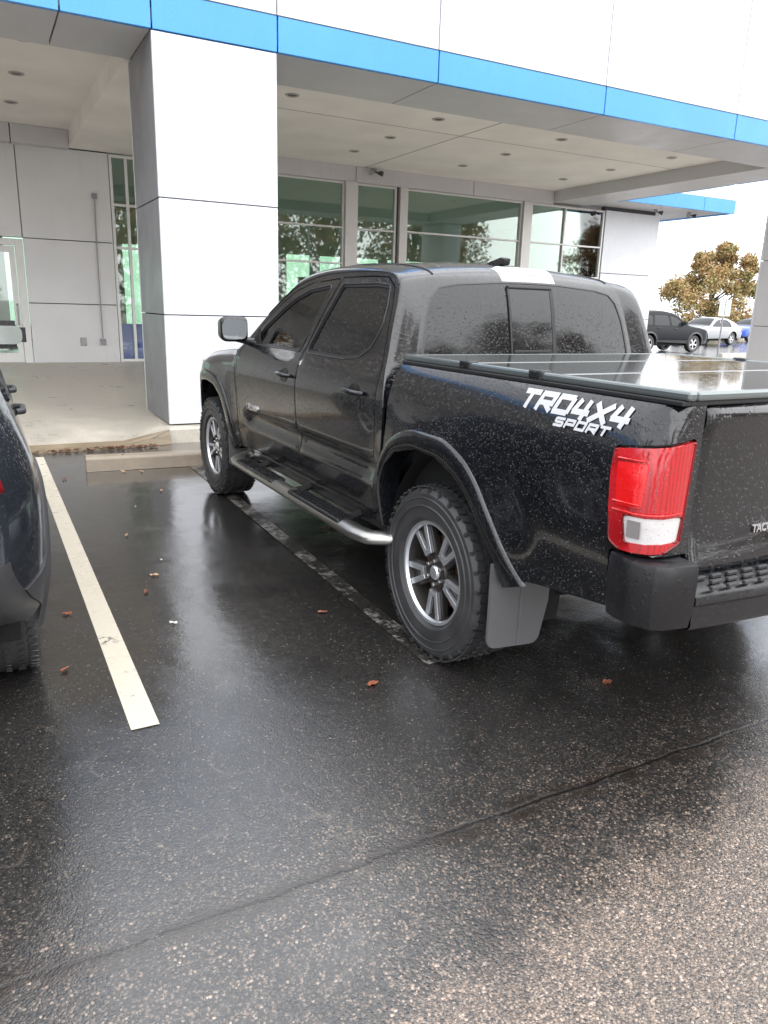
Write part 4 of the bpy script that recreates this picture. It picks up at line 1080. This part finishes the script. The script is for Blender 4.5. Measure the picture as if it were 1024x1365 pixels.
for s in (-1, 1):
    bf = bed_pt(s); b = NB(); k = 0
    items = strokes('TRD', 0, .004, .048, .062, .025, .0175, .30)+strokes('4X4', .258, -.002, .048, .060, .024, .0180, .34)+strokes('SPORT', .20, -.036, .022, .035, .015, .0088, .34)
    for q in items:
        k += 1; q = [Vector((p.x, p.y)) for p in q]; n = 5; vv = []
        for i in range(n+1):
            r = i/n; A = q[0]*(1-r)+q[3]*r; B = q[1]*(1-r)+q[2]*r; row = []
            for p in (A, (A+B)/2, B):
                u = (-.505-p.x) if s < 0 else (-1.01+p.x); row.append(b.verts.new(bf(u, 1.174+p.y, .0012+.00012*k)))
            vv.append(row)
        for A, B in zip(vv, vv[1:]):
            for j in range(2): b.faces.new((A[j], A[j+1], B[j+1], B[j]))
    obj('decal', b, white_l, truck)
    Ms = Matrix.Translation((s*.918, 2.36 if s < 0 else 1.98, .800)) @ (Matrix(((0, 0, -1, 0), (-1, 0, 0, 0), (0, 1, 0, 0), (0, 0, 0, 1))) if s < 0 else Matrix(((0, 0, 1, 0), (1, 0, 0, 0), (0, 1, 0, 0), (0, 0, 0, 1))))
    text_part('TACOMA', .050, Ms, badge, DROOT['front_door', s], 'badge_text', .012)

# ================================================================ other vehicles
def make_car(name, label, loc, rz, pm, top, wt, zb, axles, R, wins, lamps=(), group=None, corner=(.34, .17), glass=None, lod=0, rimm=None, handles=(), low=None, mirror=None, lowz=.50):
    t = thing(name, label, 'car', loc, rz, group); glass = glass or glass_dark
    TY = [(i, p[0]) for i, p in enumerate(top)]; TZ = [(i, p[1]) for i, p in enumerate(top)]; n = len(top)-1; S_ = 5
    f = [(interp(TY, i/S_), interp(TZ, i/S_)) for i in range(n*S_+1)]
    y0 = min(p[0] for p in f); y1 = max(p[0] for p in f)
    def sx(y, z):
        a = interp(wt, z)
        for d in (y-y0, y1-y):
            if d < corner[0]: a -= corner[1]*((corner[0]-max(d, 0))/corner[0])**2
        for ay in axles: a += .018*(1-sm(.36, .55, math.hypot(y-ay, z-R)))
        return a
    poly0 = f[:]; ins = inset(f+[(f[-1][0]-.3, zb-.2), (f[0][0]+.3, zb-.2)], .05)[:len(f)]
    archs = []
    out = list(ins)
    def arc(ay): return [(ay+(R+.065)*math.cos(a), R+(R+.065)*math.sin(a)) for a in [(-.15)+(PI+.3)*k/20 for k in range(21)]]
    archs = [arc(a) for a in axles]; whole = out
    def c_(p):
        if not inpoly(p, whole): return None
        for A in archs:
            if inpoly(p, A) or (p[1] < R and abs(p[0]-sum(q[0] for q in A)/len(A)) < R+.05): return None
        if p[1] < zb: return None
        for i, w_ in enumerate(wins):
            if inpoly(p, w_): return 'g%d' % i
        return 'low' if (low and p[1] < lowz) else 'body'
    base = [[(y0-.1, zb), (y1+.1, zb), (y1+.1, zb-.001), (y0-.1, zb-.001)]]
    lows = [[(y0-.1, lowz), (y1+.1, lowz), (y1+.1, lowz-.001), (y0-.1, lowz-.001)]] if low else []
    V_, P_ = cdt([whole]+archs+list(wins)+base+lows, .09, c_, (.09, .05))
    for s in (-1, 1):
        fn = lambda y, z, o=0: (s*(sx(y, z)-o), y, z)
        bo = panel('body_side', V_, P_['body'], fn, pm, t, s < 0, .012)
        if 'low' in P_: panel('sill_cladding', V_, P_['low'], lambda y, z: fn(y, z, -.006), low, t, s < 0, .012)
        for i in range(len(wins)):
            if 'g%d' % i in P_:
                panel('side_window', V_, P_['g%d' % i], lambda y, z: fn(y, z, .008), glass, bo, s < 0, 0)
                tube_ = NB(); tube(tube_, [(s*(sx(y, z)+.001), y, z) for y, z in wins[i]], .008, 5, closed=True); obj('window_trim', tube_, black_rub, bo)
        for hy, hz in handles:
            hb = NB(); tube(hb, [(s*(sx(y, hz)+o), y, hz) for y, o in ((hy-.1, 0), (hy-.08, .03), (hy+.08, .035), (hy+.1, 0))], .014, 8); obj('handle', hb, trim2, bo, smooth=60)
        for ay in axles:
            lb = NB(); rows = [[lb.verts.new((s*x, ay+(R+.075)*math.cos(a), R+(R+.075)*math.sin(a))) for x in (interp(wt, R)-.06, .45)] for a in [-.2+(PI+.4)*k/16 for k in range(17)]]
            for A, B in zip(rows, rows[1:]): lb.faces.new((A[0], A[1], B[1], B[0]))
            lb.faces.new([r[1] for r in rows]); obj('wheel_liner', lb, dark, t)
            if low:
                lb = NB(); rows = []
                for k in range(21):
                    a = -.05+(PI+.1)*k/20; rows.append([lb.verts.new((s*(sx(ay+r*math.cos(a), R+r*math.sin(a))+o), ay+r*math.cos(a), R+r*math.sin(a))) for r, o in ((R+.125, .0), (R+.115, .014), (R+.065, .016), (R+.06, -.05))])
                for A, B in zip(rows, rows[1:]):
                    for k in range(3): lb.faces.new((A[k], A[k+1], B[k+1], B[k]))
                obj('arch_cladding', lb, low, t, smooth=50)
        if mirror:
            my, mz = mirror; mb = NB(); tm = NB(); bmesh.ops.create_cube(tm, size=1); bmesh.ops.bevel(tm, geom=list(tm.edges), offset=.24, segments=4, affect='EDGES')
            for v in tm.verts: v.co = Vector((v.co.x*.225, v.co.y*.12, v.co.z*.165))
            mc = Vector((s*(sx(my, mz-.1)+.085), my, mz)); merge(mb, tm, Matrix.Translation(mc)); tube(mb, [mc+Vector((-s*.16, .02, -.09)), mc+Vector((-s*.05, .0, -.05))], .028, 8)
            mo = obj('mirror', mb, trim, t, smooth=50)
            mb = NB(); pl = fillet([(-.090, -.054), (.090, -.054), (.090, .054), (-.090, .054)], .045, 5); prism(mb, [(mc.x+a, mc.z+c) for a, c in pl], my-.062, my-.054, 'y'); obj('mirror_glass', mb, mirror_s, mo)
    strips = {}
    rows = []
    for i, (y, z) in enumerate(f):
        S = Vector((sx(*ins[i]), ins[i][0], ins[i][1])); e = max(.1, S.x-.10); ctr = Vector((S.x*.995, y, z))
        o_ = Vector((0, 0, 0)); a = f[max(0, i-1)]; c = f[min(len(f)-1, i+1)]; nrm = Vector((0, -(c[1]-a[1]), (c[0]-a[0]))).normalized()
        half = [S, S*.25+ctr*.5+Vector((e, y, z))*.25, Vector((e, y, z))*.85+ctr*.15, Vector((e*.66, y, z))+nrm*.018, Vector((e*.33, y, z))+nrm*.028, Vector((0, y, z))+nrm*.03]
        full = half+[Vector((-v.x, v.y, v.z)) for v in reversed(half[:-1])]; rows.append(full)
    segs = {}
    for i in range(len(rows)-1):
        tg_ = top[min(n-1, i//S_)][2]
        for k in range(10):
            key = tg_ if (tg_ != 'glass' or 2 <= k <= 7) else 'body'
            if key == 'bumper' and i > len(rows)/2: key = 'bumper_front'
            segs.setdefault(key, []).append((rows[i][k], rows[i][k+1], rows[i+1][k+1], rows[i+1][k]))
    for key, fs in segs.items():
        b_ = NB()
        for q in fs:
            b_.faces.new([b_.verts.new(v) for v in q])
        bmesh.ops.remove_doubles(b_, verts=b_.verts, dist=.0005)
        obj({'body': 'body_shell', 'glass': 'windscreen'}.get(key, 'bumper'), b_, {'body': pm, 'glass': glass}.get(key, low or trim), t, smooth=45)
    b_ = NB(); bx(-.70, .70, y0+.25, y1-.25, zb-.03, zb+.12, 0, b_); bx(-.55, .55, y0+.6, y1-1.4, zb+.12, 1.0, 0, b_); obj('underbody', b_, dark, t)
    for (nm, pts, mt, o) in lamps:     # lamp outlines in the side plane wrapping the corner
        for s in (-1, 1):
            b_ = NB(); gr = []
            us = [pts[0]+(pts[1]-pts[0])*k/6 for k in range(7)]
            for y in us:
                gr.append([b_.verts.new((s*(sx(y, z)+o), y, z)) for z in [pts[2]+(pts[3]-pts[2])*j/4 for j in range(5)]])
            yy_ = us[0] if abs(us[0]-y0) < abs(us[0]-y1) else us[-1]
            sg = -1 if abs(yy_-y0) < abs(yy_-y1) else 1
            if sg < 0: gr = gr[::-1]
            gr.append([b_.verts.new((s*(sx(yy_, z)-pts[4]), yy_+sg*.03, z)) for z in [pts[2]+(pts[3]-pts[2])*j/4 for j in range(5)]])
            for A, B in zip(gr, gr[1:]):
                for j in range(4): b_.faces.new((A[j], A[j+1], B[j+1], B[j]))
            o2 = obj(nm, b_, mt, t, smooth=50); m_ = o2.modifiers.new('so', 'SOLIDIFY'); m_.thickness = .03; m_.offset = 0
    for s in (-1, 1):
        for ay in axles: make_wheel(s, R, .235, R-.135, 'five', t, (s*(interp(wt, R)-.115), ay, R), lod, rimm)
    return t
suv_top = [(-.60, .42, 'bumper'), (-.80, .54, 'bumper'), (-.92, .72, 'body'), (-.90, .92, 'body'), (-.86, 1.08, 'glass'), (-.74, 1.42, 'body'), (-.62, 1.57, 'body'), (.0, 1.655, 'body'), (.8, 1.67, 'body'), (1.35, 1.61, 'body'), (1.60, 1.54, 'glass'), (2.05, 1.28, 'glass'), (2.36, 1.10, 'body'), (2.9, 1.03, 'body'), (3.3, .95, 'body'), (3.52, .80, 'body'), (3.58, .60, 'bumper'), (3.54, .42, 'bumper'), (3.45, .30, 'bumper')]
suv_w = [(.25, .84), (.42, .885), (.6, .915), (.8, .925), (.93, .915), (1.02, .89), (1.1, .865), (1.3, .80), (1.5, .715), (1.62, .66)]
suv_win = [fillet(p, .04) for p in ([(1.24, 1.09), (2.10, 1.09), (1.62, 1.42), (1.30, 1.50), (1.22, 1.50)], [(.24, 1.09), (1.17, 1.09), (1.15, 1.51), (.36, 1.53), (.30, 1.35)], [(-.50, 1.16), (.17, 1.09), (.27, 1.50), (-.1, 1.51), (-.36, 1.44)])]
nb_paint = wet('slate_wet_paint', (.022, .026, .033), .10, .2, .5, st=.9)
dk_paint = M('far_black_paint', (.010, .012, .016), .32, 0, .18)
far_glass = M('far_glass', (.012, .014, .015), .08, 0, .35)
nb = make_car('parked_car', 'slate grey crossover cut off by the left edge, rear corner and mirror in view', (-3.312, .66, 0), 0, nb_paint, suv_top, suv_w, .30, (0, 2.70), .372, suv_win,
    lamps=[('tail_light', (-.905, -.880, .94, 1.05, .22), M('dark_red_lens', (.20, .008, .012), .12), .008)], low=trim2, lod=2, handles=((.50, 1.00), (1.45, .99)), mirror=(1.93, 1.265), corner=(.50, .15), lowz=.60)
make_car('parked_car', 'black crossover parked side-on under the autumn tree', (21.65, 20.9, 0), math.radians(-90), dk_paint, suv_top, suv_w, .30, (0, 2.68), .36, suv_win, low=trim2, glass=far_glass, rimm=silver, handles=((.5, .98), (1.45, .97)), mirror=(1.93, 1.2), group='cars parked in the far lot')
sed_top = [(-1.0, .35, 'bumper'), (-1.04, .52, 'body'), (-1.05, .75, 'body'), (-.98, .98, 'body'), (-.62, 1.04, 'glass'), (-.12, 1.28, 'body'), (.35, 1.42, 'body'), (.9, 1.45, 'body'), (1.35, 1.40, 'glass'), (1.75, 1.22, 'glass'), (2.15, 1.0, 'body'), (2.8, .92, 'body'), (3.3, .82, 'body'), (3.55, .66, 'body'), (3.58, .48, 'bumper'), (3.5, .30, 'bumper')]
sed_w = [(.22, .82), (.4, .87), (.6, .90), (.78, .90), (.9, .87), (1.0, .83), (1.2, .74), (1.38, .64)]
sed_win = [fillet(p, .03) for p in ([(1.10, .98), (1.95, .98), (1.45, 1.26), (1.12, 1.34)], [(.15, .98), (1.04, .98), (1.05, 1.34), (.45, 1.32), (.22, 1.18)])]
white_car = wet('silver_far_paint', (.30, .31, .33), .12, .4, .5)
blue_car = wet('blue_far_paint', (.02, .09, .50), .12, .2, .5)
make_car('parked_car', 'silver sedan parked behind the black crossover', (34.5, 27.0, 0), math.radians(96), white_car, sed_top, sed_w, .26, (0, 2.7), .34, sed_win, glass=far_glass, rimm=silver, lamps=[('tail_light', (-1.03, -.8, .72, .86, .2), lens_red, .008)], group='cars parked in the far lot')
make_car('parked_car', 'bright blue car at the end of the far row next to the right pillar', (43.6, 30.9, 0), math.radians(96), blue_car, sed_top, sed_w, .26, (0, 2.7), .34, sed_win, glass=far_glass, rimm=silver, group='cars parked in the far lot')

# ================================================================ sign, block, lamp post, trees
t = thing('sign_post', 'thin post with two small white sign plates in front of the autumn tree', 'sign', (21.6, 16.6, 0))
obj('post', tube(NB(), [(0, 0, 0), (0, 0, 2.12)], .03, 8), metal_g, t)
pw = M('sign_white', (.75, .76, .78), .4)
for x in (-.17, .17):
    p = obj('sign_plate', bx(x-.14, x+.14, -.045, -.035, 1.52, 2.1, .004), pw, t); obj('sign_back', bx(x-.10, x+.10, -.0479, -.0455, 1.62, 2.0), M('sign_grey', (.45, .5, .55), .4) if 'sign_grey' not in bpy.data.materials else bpy.data.materials['sign_grey'], p)
t = thing('parking_block', 'low brown parking block on the pale wet lot past the building corner', 'parking block', (19.2, 16.9, 0), .3)
obj('block', box(NB(), (0, 0, .08), (1.0, .2, .15), .03), conc_kerb, t)
kb = NB(); prism(kb, [(-.12, 0), (-.1, .12), (.1, .12), (.12, 0)], 0, 26, 'x'); ko = obj('kerb', kb, conc, None); ko.location = (23, 17.6, .0); ko.rotation_euler = (0, 0, .12); tag(ko, kind='structure')
gi = NB()
vs_ = [gi.verts.new(p) for p in ((38, 40, .02), (90, 40, .02), (110, 62, .02), (40, 62, .02))]; gi.faces.new(vs_)
tag(obj('grass_bank', gi, M('grass', (.10, .11, .04), .9, var=(3, .5))), kind='structure')

def leaf_mat(name, cols):
    m = M(name, cols[0], .6); g = G(m); gi_ = g.new('NewGeometry')
    st = [(i/(len(cols)-1), c) for i, c in enumerate(cols)]
    rnd = gi_.outputs['Random Per Island']; nz = g.noise(.35, 3)
    f = g.math('ADD', g.math('MULTIPLY', rnd, .6), g.math('MULTIPLY', g.math('SUBTRACT', nz, .3), 1.0))
    g.L(g.ramp(f, st), g.b.inputs['Base Color']); g.b.inputs['Specular IOR Level'].default_value = .2
    return m
autumn = leaf_mat('autumn_leaves', [(.20, .23, .10), (.30, .28, .12), (.40, .29, .14), (.38, .22, .10), (.46, .36, .20)])
rusty = leaf_mat('rusty_leaves', [(.16, .15, .06), (.26, .16, .07), (.34, .19, .08), (.20, .17, .08)])
bark = M('bark', (.07, .055, .045), .9, bump=(12, .5, .02))
def tree_mesh(seed, H, RX, RY, base, n, ls, mleaf):
    rnd = random.Random(seed); tr = NB(); cr = NB()
    tube(tr, [(0, 0, 0), (.05, 0, H*.18), (-.05, .05, H*.45), (0, 0, H*.85)], [.24, .18, .12, .03], 9)
    cl = []
    for i in range(64):
        a = rnd.uniform(0, 2*PI); h = rnd.random()**.8; rr = (1-h**1.7)**.5*rnd.uniform(.25, 1.0)*(1+.25*math.sin(3*a+seed))
        c = Vector((RX*rr*math.cos(a), RY*rr*math.sin(a), base+(H-base)*h*rnd.uniform(.88, 1.03))); cl.append((c, rnd.uniform(.09, .17)*H*(1.15-.6*h)))
        if i % 2 == 0:
            st = Vector((0, 0, max(.8, c.z*.5))); mid_ = (st+c)/2+Vector((0, 0, -.2)); tube(tr, [st, mid_, c], [.08, .05, .02], 6)
    for _ in range(n):
        c, r = cl[rnd.randrange(len(cl))]; d = Vector((rnd.gauss(0, 1), rnd.gauss(0, 1), rnd.gauss(0, .8))).normalized()*r*(rnd.random()**.45)*rnd.choice((1, 1, 1, 1.25))
        p = c+d; u = Vector((rnd.uniform(-1, 1), rnd.uniform(-1, 1), rnd.uniform(-1, 1))).normalized(); v = u.cross(Vector((rnd.uniform(-1, 1), rnd.uniform(-1, 1), rnd.uniform(-1, 1)))).normalized()
        s_ = ls*rnd.uniform(.6, 1.3)
        cr.faces.new([cr.verts.new(p+u*s_), cr.verts.new(p+v*s_*.55), cr.verts.new(p-u*s_), cr.verts.new(p-v*s_*.55)])
    return tr, cr
def make_tree(label, loc, seed, H, RX, RY, base, n, ls, ml, group=None):
    t = thing('autumn_tree', label, 'tree', loc, 0, group); a, b = tree_mesh(seed, H, RX, RY, base, n, ls, ml)
    obj('trunk', a, bark, t, smooth='x' and 60); obj('crown', b, ml, t, False, 'keep'); return t
make_tree('orange and green autumn tree beyond the parked cars', (55.4, 45, 0), 3, 7.3, 6.6, 5.4, .8, 34000, .13, autumn)
back = make_tree('rust brown tree standing behind the photographer across the lot', (14, -25, 0), 5, 9.8, 4.6, 4.2, 1.2, 6000, .17, rusty, 'trees across the lot behind the camera')
for i, (x, y, sc) in enumerate(((21, -26, 1.3), (28.5, -26, 1.15), (38, -34, 1.0), (7.5, -28, 1.2), (-6, -27, .9), (-16, -24, .9), (56, -36, 1.0))):
    c = copy_tree(back); c.location = (x, y, 0); c.scale = (sc, sc, sc*1.05); c.rotation_euler = (0, 0, i*1.3)
t = thing('lamp_post', 'tall double armed parking lot lamp post reflected in the truck rear window', 'lamp post', (17.5, -21, 0))
obj('post', tube(NB(), [(0, 0, 0), (0, 0, 9.0)], [.11, .07], 10), metal_g, t)
obj('post_base', lathe(NB(), [(.28, 0), (.28, .7), (.0, .72)], 20, 'z'), conc, t)
for s in (-1, 1):
    a = obj('arm', tube(NB(), [(0, 0, 8.9), (s*.9, 0, 9.1)], .04, 8), metal_g, t); obj('lamp_head', box(NB(), (s*1.25, 0, 9.1), (.75, .35, .14), .04), trim2, a)
for i, (x, y, sc) in enumerate(((-34, 6, 1.0), (-36, 14, 1.15), (-33, -4, .95), (-38, 24, 1.2))):
    c = copy_tree(back); c.location = (x, y, 0); c.scale = (sc, sc, sc); c.rotation_euler = (0, 0, i*2.1)
    c['group'] = 'trees beyond the west end of the building'; c['label'] = 'rust brown tree beyond the west end of the building'

# rain beads standing on the truck, sky glint put into their grey colour
rnd = random.Random(11); bead = M('rain_bead', (.15, .155, .17), .05, 0, 1)
hemi = []
for k in range(6): hemi.append((math.cos(2*PI*k/6), math.sin(2*PI*k/6), 0))
for k in range(6): hemi.append((.72*math.cos(2*PI*(k+.5)/6), .72*math.sin(2*PI*(k+.5)/6), .55))
hemi.append((0, 0, .8)); hf = []
for k in range(6):
    j = (k+1) % 6; hf += [(k, j, 6+k), (j, 6+j, 6+k), (6+k, 6+j, 12)]
bv, bfc = [], []
def add_bead(p, nrm, r):
    q = nrm.to_track_quat('Z', 'Y'); o = len(bv)
    for h in hemi: bv.append(tuple(p+q @ (Vector(h)*r)))
    for f in hf: bfc.append(tuple(o+i for i in f))
def scatter(n, fn, u0, u1, v0, v1, ok, rmin=.0006, rmax=.0016):
    for _ in range(n):
        u, v = rnd.uniform(u0, u1), rnd.uniform(v0, v1)
        if not ok((u, v)): continue
        p = Vector(fn(u, v)); a = Vector(fn(u+.004, v))-p; b_ = Vector(fn(u, v+.004))-p; nn = a.cross(b_)
        if nn.length < 1e-9: continue
        nn.normalize()
        if fn is not ftop and nn.x > 0 and p.x < 0 and abs(nn.x) > .3: nn = -nn
        if fn is fbed and p.y < -1.1 and nn.y > 0: nn = -nn
        if fn is ftop and nn.z < -.01 : nn = -nn
        r = rmin+(rmax-rmin)*rnd.random()**2.2
        add_bead(p, nn, r)
fside = lambda y, z: (-side_x(y, z), y, z)
fbed = lambda u, z: bed_pt(-1)(u, z, .0)
ftop = lambda s_, t: top_pt(s_, t)
scatter(6500, fside, .43, 2.57, .52, 1.66, lambda p: inpoly(p, outline) and not inpoly(p, win_f) and not inpoly(p, win_r))
scatter(1500, lambda y, z: (-side_x(y, z)+.010, y, z), .55, 2.4, 1.2, 1.62, lambda p: inpoly(p, wfi) or inpoly(p, wri), .0008, .0018)
scatter(900, fside, 2.6, 4.0, .6, 1.15, lambda p: inpoly(p, fender_o))
scatter(5200, fbed, -1.28, .38, .57, 1.245, lambda p: inpoly(p, bed_o) and not inpoly(p, tail_o))
scatter(160, lambda u, z: bed_pt(-1)(u, z, .010), -1.25, -1.0, .82, 1.15, lambda p: inpoly(p, tail_o))
scatter(4200, ftop, -1, 1, .5, 12, lambda p: True, .0008, .0019)
me = bpy.data.meshes.new('rain_beads'); me.from_pydata(bv, [], bfc); me.materials.append(bead)
me.polygons.foreach_set('use_smooth', [True]*len(me.polygons))
o = bpy.data.objects.new('rain_beads', me); C.objects.link(o); o.parent = truck; o['kind'] = 'stuff'

# leaf litter along the gutter (uncountable)
lb = NB()
for _ in range(900):
    x = rnd.uniform(-6, -.95); y = 5.40+rnd.gauss(0, .03); s_ = rnd.uniform(.010, .026); a = rnd.uniform(0, PI); z = .012+rnd.uniform(0, .02)
    q = [Vector((x+s_*math.cos(a+b_)*(1 if k % 2 else .55), y+s_*math.sin(a+b_)*(1 if k % 2 else .55), z+rnd.uniform(-.004, .008))) for k, b_ in enumerate((0, PI/2, PI, 3*PI/2))]
    lb.faces.new([lb.verts.new(v) for v in q])
tag(obj('leaf_litter', lb, leaf_cols[0], None, False, 'keep'), 'brown leaf litter gathered along the gutter of the concrete apron', 'leaves', kind='stuff')
